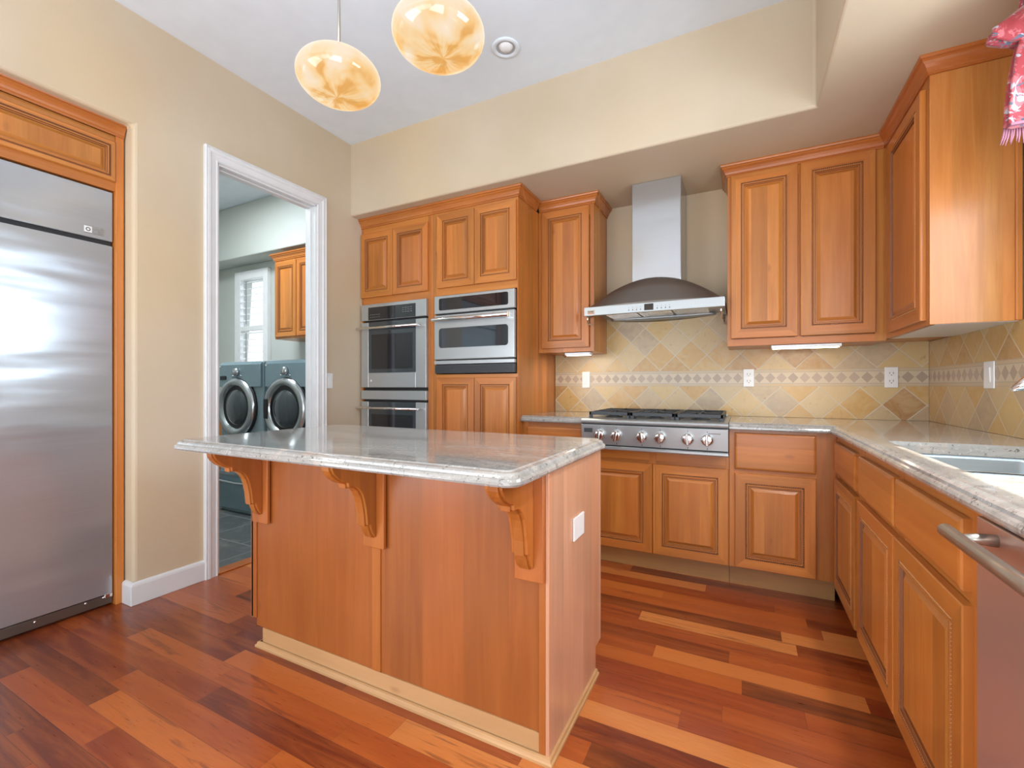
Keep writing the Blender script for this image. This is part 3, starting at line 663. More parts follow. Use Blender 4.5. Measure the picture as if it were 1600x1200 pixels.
# double wall oven
OVX = -2.779
t = thing('double_wall_oven', 'stainless double wall oven with black glass doors', 'oven', (OVX, 2.728, 0.40))
W_ = 0.659; zo = -0.40
b = B(); b.box(0.01, W_-0.01, 0.03, 0.60, 0.40+zo, 1.785+zo); b.build('body', 'black', t)
def oven_door(z0, z1, zg0, zh):
    d = thing_part = None
    b = B(); b.box(0, 0.078, 0, 0.028, z0+zo, z1+zo); b.box(0.56, W_, 0, 0.028, z0+zo, z1+zo); b.box(0.078, 0.56, 0, 0.028, z0+zo, zg0+zo)
    d = b.build('door', 'steel', t, bevel=0.003)
    b = B(); b.box(0.078, 0.56, 0.002, 0.028, zg0+zo, z1+zo); b.build('door_glass', 'ovenglass', d)
    b = B(); b.box(0.11, 0.53, 0.0012, 0.002, zg0+0.03+zo, z1-0.10+zo); b.build('inner_window', 'blackglass', d)
    b = B(); b.tube([(-0.008, -0.045, zh+zo), (W_-0.045, -0.045, zh+zo)], 0.0095, 14)
    for px in (0.03, W_-0.06): b.tube([(px, -0.045, zh+zo), (px, 0.002, zh+zo)], 0.008, 10)
    b.build('handle', 'chrome', d)
    return d
b = B(); b.box(0, W_, 0, 0.028, 1.658+zo, 1.788+zo); cp = b.build('control_panel', 'steel', t, bevel=0.003)
b = B(); b.box(0.078, 0.56, -0.0015, 0.002, 1.661+zo, 1.762+zo); gl = b.build('display_glass', 'blackglass', cp)
b = B()
for r_ in range(2):
    for i in range(5): b.box(0.10+i*0.022, 0.112+i*0.022, -0.002, -0.0015, 1.70-r_*0.02+zo, 1.704-r_*0.02+zo)
for r_ in range(3):
    for i in range(4): b.box(0.43+i*0.026, 0.448+i*0.026, -0.002, -0.0015, 1.735-r_*0.016+zo, 1.738-r_*0.016+zo)
b.build('button_marks', 'graph', gl)
d1 = oven_door(1.118, 1.642, 1.235, 1.590)
b = B(); b.box(0.10, 0.114, -0.001, 0.0, 1.165+zo, 1.180+zo); b.build('logo_mark', 'plate', d1)
b = B(); b.box(0, W_, 0, 0.028, 1.022+zo, 1.093+zo); b.build('vent_panel', 'steel', t, bevel=0.003)
oven_door(0.45, 1.004, 0.55, 0.955)
b = B(); b.box(0, W_, 0.004, 0.028, 0.402+zo, 0.44+zo); b.build('trim_strip', 'steel', t)

# microwave
t = thing('microwave_oven', 'built-in stainless microwave with bar handle and black vent', 'microwave', (-2.041, 2.722, 1.222))
W_ = 0.668; zo = -1.222
b = B(); b.box(0.015, W_-0.015, 0.03, 0.50, 1.23+zo, 1.785+zo); b.build('body', 'black', t)
b = B(); b.box(0, W_, 0.0, 0.03, 1.660+zo, 1.792+zo); cp = b.build('control_panel', 'steel', t, bevel=0.005)
def rrect(b, x0, x1, z0, z1, r, y0, y1, mi=0):
    pts = []
    for cx_, cz_, a0 in ((x1-r, z1-r, 0), (x0+r, z1-r, PI/2), (x0+r, z0+r, PI), (x1-r, z0+r, 3*PI/2)):
        for k in range(5): a = a0 + k*PI/8; pts.append((cx_+r*math.cos(a), cz_+r*math.sin(a)))
    b.prism(pts, y0, y1, 'Y', mi)
b = B(); rrect(b, 0.045, 0.620, 1.684+zo, 1.772+zo, 0.012, -0.002, 0.004); b.build('display_glass', 'blackglass', cp)
b = B(); b.box(0, W_, 0.0, 0.03, 1.322+zo, 1.650+zo); d = b.build('door', 'steel', t, bevel=0.006)
b = B(); rrect(b, 0.045, 0.620, 1.408+zo, 1.552+zo, 0.022, -0.002, 0.004); b.build('window', 'ovenglass', d)
b = B(); b.tube([(0.012, -0.042, 1.612+zo), (W_-0.03, -0.042, 1.612+zo)], 0.015, 14); b.box(W_-0.055, W_-0.022, -0.045, 0.002, 1.594+zo, 1.630+zo); b.box(0.02, 0.05, -0.04, 0.002, 1.60+zo, 1.625+zo); b.build('handle', 'chrome', d, bevel=0.002)
b = B(); b.box(0, W_, 0.0, 0.03, 1.288+zo, 1.315+zo); b.build('trim_strip', 'steel', t, bevel=0.003)
b = B(); b.box(0.004, W_, 0.004, 0.03, 1.222+zo, 1.283+zo)
for i in range(4): b.box(0.02, W_-0.02, -0.001, 0.004, 1.231+i*0.013+zo, 1.237+i*0.013+zo)
b.build('vent_grille', 'iron', t, bevel=0.001)

# ================================================================== WALL CABINETS
t = thing('wall_cabinet', 'narrow single-door cherry wall cabinet between the microwave and hood', 'wall cabinet', (-1.360, 3.10, 1.375), 0)
H = 1.045
b = B(); b.box(0, 0.425, 0.02, 0.335, 0.0, H); b.build('body', 'wood_v', t, bevel=0.001)
pieces(t, 'stile', 'wood_v', [(0, 0.03, 0, 0.02, 0, H), (0.395, 0.425, 0, 0.02, 0, H), (0.03, 0.395, 0, 0.02, 0, 0.035), (0.03, 0.395, 0, 0.02, 0.97, H)])
panel_door(t, 0.030, 0.392, 0.030, 1.040-0.005)
crown(t, [(0.006, 0.0), (0.425, 0.0), (0.425, 0.335)], H-0.008)
t = thing('wall_cabinet', 'two-door cherry wall cabinet to the right of the hood', 'wall cabinet', (-0.085, 3.10, 1.375), 0)
b = B(); b.box(0, 0.775, 0.02, 0.335, 0.0, H); b.build('body', 'wood_v', t, bevel=0.001)
pieces(t, 'stile', 'wood_v', [(0, 0.03, 0, 0.02, 0, H), (0.725, 0.775, 0, 0.02, 0, H), (0.355, 0.39, 0, 0.02, 0.04, 0.99)])
pieces(t, 'rail', 'wood_h', [(0.03, 0.725, 0, 0.02, 0, 0.04), (0.03, 0.725, 0, 0.02, 0.99, H)])
panel_door(t, 0.018, 0.368, 0.045, 1.043, frame=0.055); panel_door(t, 0.380, 0.727, 0.045, 1.043, frame=0.055)
crown(t, [(0.0, 0.335), (0.0, 0.0), (0.765, 0.0)], H-0.008)
t = thing('wall_cabinet', 'cherry wall cabinet on the right wall with a pale glossy end panel', 'wall cabinet', (0.69, 3.10, 1.385), RIGHT)
H2 = 1.035
b = B(); b.box(0, 0.632, 0.02, 0.272, 0.004, H2); b.box(-0.33, 0.0, 0.03, 0.272, 0.004, H2); b.build('body', 'wood_v', t)
pieces(t, 'stile', 'wood_v', [(0, 0.09, 0, 0.02, 0, H2), (0.60, 0.635, 0, 0.02, 0, H2)])
pieces(t, 'rail', 'wood_h', [(0.09, 0.60, 0, 0.02, 0, 0.03), (0.09, 0.60, 0, 0.02, 0.995, H2)])
panel_door(t, 0.105, 0.597, 0.022, 1.0, frame=0.055)
b = B(); b.box(0.632, 0.640, 0.0, 0.272, 0.0, H2); e = b.build('end_panel', 'wood_side', t, bevel=0.001)
b = B(); b.box(0.640, 0.652, 0.252, 0.272, 0.0, H2); b.build('scribe_molding', 'wood_v', t, bevel=0.004)
b = B(); b.box(0.01, 0.63, 0.022, 0.268, -0.001, 0.004); b.build('underside', 'plate', t)
crown(t, [(-0.04, 0.0), (0.640, 0.0), (0.640, 0.272)], H2-0.006)
def light_bar(x0, x1, y, label):
    t = thing('under_cabinet_light', label, 'light', (x0, y, 1.372))
    b = B(); b.box(0, x1-x0, 0, 0.07, -0.018, 0.0); b.build('housing', 'plate', t, bevel=0.003)
    b = B(); b.box(0.01, x1-x0-0.01, 0.01, 0.06, -0.021, -0.018); b.build('lens', 'glow', t)
    l = lamp('under_cabinet_bulb', 'AREA', ((x0+x1)/2, y+0.035, 1.345), ((x0+x1)/2, y+0.10, 0.9), 0.9, (1.0, 0.80, 0.55), shape='RECTANGLE', size=x1-x0, size_y=0.05)
light_bar(0.150, 0.495, 3.105, 'white under-cabinet light bar below the two-door wall cabinet')
light_bar(-1.16, -0.97, 3.115, 'short lit under-cabinet light below the narrow wall cabinet')

# ================================================================== BACKSPLASH
b = B(); b.box(-1.356, 0.958, YB-0.012, YB-0.0005, 0.927, 1.66); o = b.build('backsplash', m_tile(0, -0.83, -0.749))
tag(o, 'gold and beige diagonal stone tile backsplash on the back wall', 'backsplash')
b = B(); b.box(0.012, 2.90, -0.011, -0.0005, 0.927, 1.386)
mt2 = M.get('tile2') or m_tile(0, 0.07, 0.16)
o = b.build('backsplash', mt2); o.location = (XR, YB-0.0, 0); o.rotation_euler = (0,0,RIGHT)
tag(o, 'tan diagonal stone tile backsplash on the right wall behind the sink', 'backsplash')
wall_plate('wall_switch', 'white switch plate on the back tiles left of the cooktop', (-1.098, YB-0.0125, 1.178), 0, 0.062, 0.125, 'switch', cat='switch')
wall_plate('wall_outlet', 'white outlet on the back tiles just right of the cooktop', (0.034, YB-0.0125, 1.184), 0, 0.064, 0.118, 'outlet')
wall_plate('wall_outlet', 'white outlet on the back tiles nearest the room corner', (0.786, YB-0.0125, 1.181), 0, 0.064, 0.122, 'outlet')
wall_plate('wall_switch', 'white switch plate on the right wall tiles, beside the faucet', (XR-0.0115, 2.70, 1.178), RIGHT, 0.090, 0.118, 'switch', cat='switch')
wall_plate('wall_switch', 'white light switch on the plaster right of the doorway', (XL+0.0005, 2.427, 1.169), LEFT, 0.052, 0.115, 'switch', cat='switch')

# ================================================================== RANGE HOOD
t = thing('range_hood', 'stainless chimney range hood with curved canopy toned dark for reflections above the cooktop', 'range hood', (-0.53, 2.97, 1.605))
off = (0.53, -2.97, -1.605)
hx0, hx1 = -0.966, -0.097
b = B(); b.box(-0.668, -0.356, 3.085, 3.427, 1.68, 2.488); b.build('chimney', 'steel_v', t, bevel=0.004, loc=off)
b = B(); rings = []
N_ = 40
for i in range(N_+1):
    u = -1 + 2*i/N_; x = hx0+0.008 + (hx1-hx0-0.016)*i/N_; H_ = 0.182*(1-u*u) + 0.002
    rings.append([(x, 2.978, 1.662), (x, 2.985, 1.662+H_*0.10), (x, 3.015+0.0*u, 1.662+H_*0.62), (x, 3.045, 1.662+H_*0.94), (x, 3.075, 1.662+H_), (x, 3.427, 1.662+H_), (x, 3.427, 1.662)])
b.loft(rings, 0, True, True, smooth=True); cn = b.build('canopy', 'steel_dark', t, loc=off); cn['label'] = 'arched canopy with dark reflections put into its colour'
for p in cn.data.polygons: p.use_smooth = abs(p.normal.x) < 0.95 and abs(p.normal.z) < 2
b = B(); b.box(hx0, hx1, 2.970, 2.990, 1.606, 1.664); b.box(hx0, hx0+0.012, 2.990, 3.427, 1.612, 1.664); b.box(hx1-0.012, hx1, 2.990, 3.427, 1.612, 1.664); fp = b.build('front_panel', 'steel', t, bevel=0.002, loc=off)
b = B(); b.box(hx0+0.012, hx1-0.012, 2.990, 3.427, 1.640, 1.660); b.build('underside_tray', 'steel', t, loc=off)
for i in range(3):
    x0 = hx0+0.10+i*0.225
    b = B(); b.box(x0, x0+0.215, 3.05, 3.36, 1.630, 1.640)
    for k in range(14): b.box(x0+0.01, x0+0.205, 3.06+k*0.021, 3.072+k*0.021, 1.6275, 1.630)
    b.build('grease_filter', 'knob', t, loc=off)
for x in (hx0+0.055, hx1-0.055):
    b = B(); b.lathe([(0.030, 0.0), (0.030, -0.008), (0.024, -0.010)], (x, 3.10, 1.640), 'Z', 24); h_ = b.build('lamp_ring', 'chrome', t, loc=off)
    b = B(); b.lathe([(0.022, 0.0), (0.001, -0.001)], (x, 3.10, 1.6295), 'Z', 20); b.build('lamp_lens', 'lens', h_)
# back lip that bows down behind the filters
b = B(); rings = []
for i in range(25):
    u = -1+2*i/24; x = -0.53+u*0.36; rings.append([(x, 3.39, 1.640), (x, 3.39, 1.622-0.0*u), (x, 3.425, 1.600+0.022*u*u), (x, 3.425, 1.640)])
b.loft(rings, 0); b.build('rear_lip', 'steel', t, loc=off)
for x in (hx0+0.020, hx1-0.020):
    b = B(); b.tube([(x, 2.985, 1.608), (x, 2.984, 1.585), (x, 2.990, 1.566), (x, 3.006, 1.556), (x, 3.40, 1.556), (x, 3.412, 1.562), (x, 3.418, 1.58), (x, 3.418, 1.62)], 0.0055, 10); b.build('utensil_rail', 'chrome', t, loc=off)
b = B(); b.box(-0.565, -0.508, 2.9685, 2.970, 1.615, 1.656); b.build('display', 'blackglass', fp, loc=(0,0,0))
b = B()
for i in range(4):
    for s_ in (-1, 1):
        x = -0.5365 + s_*(0.052 + i*0.025); b.box(x-0.003, x+0.003, 2.9685, 2.970, 1.620, 1.628); b.box(x-0.003, x+0.003, 2.9692, 2.970, 1.638, 1.640)
b.build('button_marks', 'slot', fp, loc=(0,0,0))
b = B(); b.box(-0.945, -0.893, 2.9685, 2.970, 1.614, 1.642); bg_ = b.build('badge', 'chrome', fp, loc=(0,0,0))
b = B(); b.box(-0.940, -0.898, 2.9675, 2.9685, 1.617, 1.621); b.build('red_line', 'red', bg_, loc=(0,0,0))
b = B()
for i in range(4): b.box(-0.938+i*0.010, -0.931+i*0.010, 2.9675, 2.9685, 1.626, 1.637)
b.build('letter_marks', 'slot', bg_, loc=(0,0,0))

# ================================================================== COUNTERTOPS
OG = [(-0.030, 0.0), (-0.027, -0.0035), (-0.016, -0.0055), (-0.010, -0.010), (-0.0085, -0.017), (-0.003, -0.0195), (0.0, -0.026), (0.0, -0.033), (-0.004, -0.039), (-0.012, -0.0405)]
def fill(b, loops, z, mi=0, flip=False):
    bm = bmesh.new()
    for lp in loops:
        vs_ = [bm.verts.new((p[0], p[1], z)) for p in lp]
        for i in range(len(vs_)): bm.edges.new((vs_[i], vs_[(i+1) % len(vs_)]))
    bmesh.ops.triangle_fill(bm, use_beauty=True, edges=bm.edges[:])
    bm.verts.index_update()
    b.add([v.co[:] for v in bm.verts], [tuple(v.index for v in f.verts) for f in bm.faces], mi); bm.free()
def slab(name, poly, ztop, weights=None, holes=(), parent=None):
    n = len(poly); b = B(); ms = mitre(poly, True)
    rings = []
    for o, h in OG:
        ring = []
        for i, p in enumerate(poly):
            if weights:
                a, c = poly[i-1], poly[(i+1) % n]
                d1 = Vector((p[0]-a[0], p[1]-a[1])).normalized(); d2 = Vector((c[0]-p[0], c[1]-p[1])).normalized()
                m_ = Vector((d1.y, -d1.x))*weights[i-1] + Vector((d2.y, -d2.x))*weights[i]
            else: m_ = ms[i]
            ring.append((p[0]+m_.x*o, p[1]+m_.y*o, ztop+h))
        rings.append(ring)
    b.loft(rings, 0, True, False, smooth=False)
    fill(b, [[p[:2] for p in rings[0]]] + [list(h) for h in holes], ztop); fill(b, [[p[:2] for p in rings[-1]]] + [list(h) for h in holes], ztop-0.0405)
    for h in holes:
        k = len(h); b.add([(x, y, ztop) for x, y in h] + [(x, y, ztop-0.0405) for x, y in h], [(i, (i+1) % k, k+(i+1) % k, k+i) for i in range(k)], 0)
    o = b.build(name, 'granite', parent)
    bmx = bmesh.new(); bmx.from_mesh(o.data); bmesh.ops.remove_doubles(bmx, verts=bmx.verts, dist=1e-5); bmesh.ops.recalc_face_normals(bmx, faces=bmx.faces); bmx.to_mesh(o.data); bmx.free()
    for p in o.data.polygons: p.use_smooth = False
    return o
def rounded(x0, x1, y0, y1, r, k=5):
    pts = []
    for cx_, cy_, a0 in ((x0+r, y0+r, PI), (x1-r, y0+r, 1.5*PI), (x1-r, y1-r, 0), (x0+r, y1-r, PI/2)):
        for i in range(k+1): a = a0+i*PI/2/k; pts.append((cx_+r*math.cos(a), cy_+r*math.sin(a)))
    return pts
ZT = 0.926
SX0, SX1, SY0, SY1 = 0.475, 0.862, 1.40, 2.135
cpoly = [(-1.3605, 3.4385), (-1.3605, 2.79), (-0.909, 2.79), (-0.909, 3.370), (-0.069, 3.370), (-0.069, 2.79), (0.395, 2.79), (0.395, 0.56), (0.968, 0.56), (0.968, 3.4385)]
wts = [0, 1, 0, 0, 0, 1, 1, 1, 0, 0]
o = slab('countertop', cpoly, ZT, wts, [rounded(SX0, SX1, SY0, SY1, 0.03)])
tag(o, 'L-shaped speckled grey granite countertop along the back and right walls', 'countertop')
# sink
t = thing('kitchen_sink', 'undermount double-bowl stainless steel sink in the right countertop', 'sink', (0.668, 1.768, 0.70))
off = (-0.668, -1.768, -0.70)
for y0, y1, dz in ((SY0+0.004, 1.735, 0.72), (1.770, SY1-0.004, 0.70)):
    b = B(); R_ = []
    for ins, z, r in ((-0.012, 0.884, 0.035), (0.004, 0.884, 0.03), (0.008, 0.874, 0.03), (0.014, dz+0.03, 0.035), (0.035, dz+0.004, 0.045), (0.15, dz, 0.02)):
        R_.append([(x, y, z) for x, y in rounded(SX0+0.002+ins, SX1-0.002-ins, y0+ins, y1-ins, r, 4)])
    b.loft(R_, 0, True, False); b.quad(R_[-1], 0); bo = b.build('bowl', 'steel_sink', t, loc=off, fix=True)
    b = B(); b.lathe([(0.040, 0.0), (0.040, 0.003), (0.028, 0.003), (0.022, -0.002), (0.001, -0.002)], ((SX0+SX1)/2, (y0+y1)/2, dz+0.001), 'Z', 24); b.build('drain', 'chrome', bo, loc=(0,0,0))
# faucet
t = thing('kitchen_faucet', 'polished chrome kitchen faucet arching over the sink', 'faucet', (0.915, 1.76, ZT))
off = (-0.915, -1.76, -ZT)
b = B(); b.lathe([(0.030, 0.0), (0.030, 0.006), (0.022, 0.012), (0.020, 0.05), (0.0001, 0.05)], (0.915, 1.76, ZT), 'Z', 24); b.build('base', 'chrome', t, loc=off)
b = B(); b.tube([(0.915,1.76,0.96), (0.915,1.76,1.09), (0.905,1.76,1.135), (0.880,1.76,1.165), (0.84,1.76,1.178), (0.79,1.76,1.172), (0.74,1.76,1.155), (0.70,1.76,1.137), (0.668,1.76,1.120)],
               [0.019,0.019,0.020,0.022,0.025,0.029,0.028,0.020,0.006], 18); b.build('spout', 'chrome', t, loc=off)
b = B(); b.tube([(0.72,1.76,1.128), (0.70,1.76,1.112)], [0.018, 0.016], 14); b.build('spray_head', 'chrome', t, loc=off)
b = B(); b.tube([(0.915,1.742,1.03), (0.915,1.70,1.04), (0.915,1.65,1.075)], [0.010,0.008,0.006], 12); b.build('lever', 'chrome', t, loc=off)

# ================================================================== COOKTOP
CX0 = -0.9065
t = thing('gas_cooktop', 'stainless six-burner gas rangetop with six round knobs', 'cooktop', (CX0, 2.73, 0.74))
W_ = 0.835; zo = -0.74
b = B(); b.box(0.003, W_-0.003, 0.03, 0.625, 0.745+zo, 0.922+zo); b.build('body', 'steel', t)
b = B(); b.add([(0,0.010,0.768+zo),(W_,0.010,0.768+zo),(W_,0.0,0.890+zo),(0,0.0,0.890+zo),(0,0.04,0.768+zo),(W_,0.04,0.768+zo),(W_,0.04,0.890+zo),(0,0.04,0.890+zo)],
               [(0,1,2,3),(4,7,6,5),(0,4,5,1),(3,2,6,7),(0,3,7,4),(1,5,6,2)]); pan = b.build('control_panel', 'steel', t, bevel=0.002)
b = B(); b.box(0.004, W_-0.004, 0.006, 0.04, 0.762+zo, 0.769+zo); b.box(0.004, W_-0.004, 0.006, 0.04, 0.889+zo, 0.897+zo); b.build('shadow_gap', 'black', t)
b = B(); b.prism([(0.06,0.897+zo), (0.004,0.897+zo), (-0.006,0.903+zo), (-0.008,0.911+zo), (-0.003,0.920+zo), (0.010,0.925+zo), (0.06,0.9275+zo)], 0, W_, 'X'); b.build('bullnose', 'steel', t)
b = B(); b.prism([(0.03,0.740+zo), (0.004,0.740+zo), (0.0,0.746+zo), (0.0,0.757+zo), (0.006,0.762+zo), (0.03,0.762+zo)], 0, W_, 'X'); b.build('lower_trim', 'steel', t)
b = B(); b.box(0.0, W_, 0.06, 0.63, 0.922+zo, 0.9275+zo); b.box(0.02, W_-0.02, 0.61, 0.63, 0.9275+zo, 0.940+zo); b.build('deck', 'steel', t, bevel=0.001)
for xw in (-0.787, -0.685, -0.534, -0.429, -0.279, -0.177):
    kx = xw - CX0; kz = 0.829+zo
    b = B(); b.lathe([(0.0325, 0.005), (0.0335, -0.006), (0.031, -0.022), (0.024, -0.030), (0.0001, -0.030)], (kx, 0, kz), 'Y', 28)
    a = random.uniform(-0.25, 0.25) if xw < -0.6 else random.uniform(-0.1, 0.3)
    ca, sa = math.cos(a), math.sin(a)
    vs_ = [(kx + u*ca - v_*sa, y_, kz + u*sa + v_*ca) for y_ in (-0.028, -0.043) for u, v_ in ((-0.008, -0.031), (0.008, -0.031), (0.006, 0.031), (-0.006, 0.031))]
    b.add(vs_, [(0,1,2,3),(7,6,5,4),(0,4,5,1),(1,5,6,2),(2,6,7,3),(3,7,4,0)])
    kb = b.build('knob', 'knob', pan, bevel=0.003)
    b = B(); b.box(kx-0.0015, kx+0.0015, 0.001, 0.0025, kz+0.040, kz+0.047); b.box(kx-0.0015, kx+0.0015, 0.008, 0.0095, kz-0.056, kz-0.046); b.build('index_mark', 'black', pan)
b = B(); b.box(0.018, 0.072, 0.0005, 0.004, 0.842+zo, 0.868+zo); b.build('nameplate', 'iron', pan)
b = B()
for i in range(9): b.box(0.735+i*0.007, 0.740+i*0.007, 0.001, 0.003, 0.862+zo, 0.867+zo)
b.build('letter_marks', 'slot', pan)
for i in range(3):
    gx = 0.025 + i*0.263
    g = B(); z0, z1 = 0.946+zo, 0.966+zo; y0_, y1_ = 0.085, 0.600; w3 = 0.256
    for (xa, xb, ya, yb) in ((gx, gx+w3, y0_, y0_+0.016), (gx, gx+w3, y1_-0.016, y1_), (gx, gx+0.014, y0_, y1_), (gx+w3-0.014, gx+w3, y0_, y1_), (gx, gx+w3, 0.335, 0.349)): g.box(xa, xb, ya, yb, z0, z1)
    for cy_ in (0.215, 0.470):
        for k in range(6):
            an = k*PI/3 + PI/6; ax, ay = math.cos(an), math.sin(an); px, py = -ay*0.005, ax*0.005
            c0 = Vector((gx+w3/2, cy_)); r0, r1 = 0.030, 0.122
            P1, P2 = c0 + Vector((ax, ay))*r0, c0 + Vector((ax, ay))*r1
            vs_ = [(P1.x+px, P1.y+py, z0), (P1.x-px, P1.y-py, z0), (P2.x-px, P2.y-py, z0), (P2.x+px, P2.y+py, z0)]
            g.add(vs_ + [(x, y, z1+0.003) for x, y, _ in vs_], [(3,2,1,0),(4,5,6,7),(0,1,5,4),(1,2,6,5),(2,3,7,6),(3,0,4,7)])
    for fx, fy in ((gx, y0_), (gx+w3-0.02, y0_), (gx, y1_-0.02), (gx+w3-0.02, y1_-0.02)): g.box(fx, fx+0.02, fy, fy+0.02, 0.9275+zo, z0)
    g.build('burner_grate', 'iron', t, bevel=0.002)
    for cy_ in (0.215, 0.470):
        b = B(); b.lathe([(0.055, 0.0), (0.055, 0.004), (0.034, 0.006), (0.034, 0.014), (0.028, 0.018), (0.0001, 0.018)], (gx+w3/2, cy_, 0.9276+zo), 'Z', 24); b.build('burner', 'iron', t)

# ================================================================== BASE CABINETS
def base_unit(label, loc, rotz, w_, fronts, body_top=0.884, frame_top=0.884, fill_to=None, depth=0.59, stiles=()):
    t = thing('base_cabinet', label, 'base cabinet', loc, rotz)
    b = B(); b.box(0, w_, 0.02, depth, 0.115, body_top); b.build('body', 'wood_v', t)
    pieces(t, 'stile', 'wood_v', [(x0, x1, 0, 0.02, 0.115, frame_top) for x0, x1 in stiles])
    pieces(t, 'rail', 'wood_h', [(stiles[0][0]+0.001, w_-0.001, 0.002, 0.02, 0.116, 0.15), (0.001, w_-0.001, 0.002, 0.0199, 0.63, frame_top-0.001)])
    x1_ = fill_to if fill_to else w_
    if fill_to:
        b = B(); b.box(w_, fill_to, 0.0, 0.02, 0.115, frame_top); b.build('filler', 'wood_v', t)
    b = B(); b.box(0, x1_, 0.055, 0.075, 0.0, 0.114); b.build('toe_kick', 'toe', t)
    for kind, a0, a1, z0, z1 in fronts:
        if kind == 'door': panel_door(t, a0, a1, z0, z1)
        else: slab_front(t, a0, a1, z0, z1)
    return t
YF = 2.83
base_unit('cherry base cabinet with a drawer left of the cooktop, behind the island', (-1.361, YF, 0), 0, 0.449, [('drawer', 0.035, 0.435, 0.69, 0.855), ('door', 0.035, 0.435, 0.125, 0.66)], stiles=[(0, 0.04), (0.43, 0.449)])
base_unit('two-door cherry base cabinet directly under the cooktop', (-0.908, YF, 0), 0, 0.837, [('door', 0.004, 0.420, 0.119, 0.660), ('door', 0.424, 0.835, 0.119, 0.660)], body_top=0.70, frame_top=0.737, stiles=[(0, 0.03), (0.40, 0.44), (0.82, 0.837)])
base_unit('cherry base cabinet with drawer and door, in the back run right of the cooktop', (-0.069, YF, 0), 0, 0.412, [('drawer', 0.028, 0.408, 0.668, 0.869), ('door', 0.028, 0.408, 0.122, 0.645)], fill_to=0.498, stiles=[(0, 0.052), (0.382, 0.412)])
XF = 0.43
base_unit('cherry base cabinet with drawer and door, first in the right run from the corner', (XF, 2.828, 0), RIGHT, 0.542, [('drawer', 0.050, 0.510, 0.694, 0.848), ('door', 0.050, 0.510, 0.115, 0.668)], stiles=[(0, 0.08), (0.495, 0.542)], depth=0.535)
base_unit('two-door cherry sink base cabinet with false drawer fronts, beside the dishwasher', (XF, 2.285, 0), RIGHT, 1.052, [('drawer', 0.034, 0.501, 0.694, 0.848), ('drawer', 0.528, 0.995, 0.694, 0.848), ('door', 0.018, 0.510, 0.115, 0.668), ('door', 0.518, 1.006, 0.115, 0.668)], body_top=0.66, stiles=[(0, 0.05), (0.49, 0.54), (0.985, 1.052)], depth=0.535)
t = base_unit('cherry base cabinet at the near end past the dishwasher', (XF, 0.625, 0), RIGHT, 0.06, [], stiles=[(0, 0.06)], depth=0.535)
# dishwasher
t = thing('dishwasher', 'stainless steel dishwasher with a bar handle under the right countertop', 'dishwasher', (0.415, 1.229, 0), RIGHT)
b = B(); b.box(0.004, 0.598, 0.03, 0.545, 0.10, 0.880); b.build('body', 'graph', t)
b = B(); b.box(0.004, 0.598, 0.0, 0.03, 0.115, 0.872); d = b.build('door', 'steel_dw_reflect', t, bevel=0.003)
b = B(); b.tube([(0.030, -0.055, 0.842), (0.572, -0.055, 0.842)], 0.013, 14)
for x in (0.085, 0.517): b.tube([(x, -0.055, 0.842), (x, -0.03, 0.845), (x, 0.002, 0.845)], [0.007, 0.010, 0.012], 12)
b.build('handle', 'rod', d)
b = B(); b.box(0.004, 0.598, 0.06, 0.08, 0.0, 0.10); b.build('toe_plate', 'black', t)

# ================================================================== ISLAND
t = thing('kitchen_island', 'cherry kitchen island with carved corbels under a pale granite top', 'kitchen island', (-1.22, 1.52, 0))
off = (1.22, -1.52, 0)
IX0, IX1, IY0, IY1 = -1.930, -0.515, 1.250, 1.800
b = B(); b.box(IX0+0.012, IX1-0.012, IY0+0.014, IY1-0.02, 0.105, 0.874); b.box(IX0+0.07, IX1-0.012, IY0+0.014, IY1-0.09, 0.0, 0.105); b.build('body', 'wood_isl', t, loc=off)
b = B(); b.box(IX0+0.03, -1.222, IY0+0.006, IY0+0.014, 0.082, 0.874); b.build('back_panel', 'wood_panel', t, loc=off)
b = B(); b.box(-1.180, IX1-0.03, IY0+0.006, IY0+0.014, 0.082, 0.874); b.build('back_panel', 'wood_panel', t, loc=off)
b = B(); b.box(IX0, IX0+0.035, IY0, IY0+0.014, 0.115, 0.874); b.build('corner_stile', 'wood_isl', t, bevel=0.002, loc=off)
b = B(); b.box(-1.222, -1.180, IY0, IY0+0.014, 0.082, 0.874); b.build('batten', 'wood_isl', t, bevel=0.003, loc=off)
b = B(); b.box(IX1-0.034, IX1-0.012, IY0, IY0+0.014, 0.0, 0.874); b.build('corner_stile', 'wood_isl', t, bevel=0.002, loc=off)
b = B(); b.prism([(IY0, 0.0), (IY1-0.07, 0.0), (IY1-0.07, 0.105), (IY1, 0.105), (IY1, 0.874), (IY0, 0.874)], IX1-0.012, IX1, 'X'); b.build('end_panel', 'wood_end_glare', t, bevel=0.002, loc=off)
b = B(); b.prism([(IY0, 0.115), (IY1, 0.115), (IY1, 0.874), (IY0, 0.874)], IX0, IX0+0.012, 'X'); b.build('end_panel', 'wood_end_glare', t, loc=off)
b = B(); b.box(IX0+0.075, IX1-0.034, IY0+0.003, IY0+0.014, 0.0, 0.081); b.build('plinth', 'wood_light', t, loc=off)
SHOE = [(0.0, 0.0), (0.014, 0.0), (0.014, 0.008), (0.009, 0.012), (0.007, 0.020), (0.0, 0.022)]
b = B(); sweep(b, [(IX0+0.06, IY1-0.09), (IX0+0.06, IY0), (IX1, IY0), (IX1, IY1-0.07)], SHOE); b.build('shoe_molding', 'wood_light', t, loc=off)
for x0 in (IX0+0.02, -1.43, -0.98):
    b = B(); b.box(x0, x0+0.44, IY1-0.02, IY1, 0.12, 0.86); b.build('rear_door', 'wood_isl', t, bevel=0.004, loc=off)
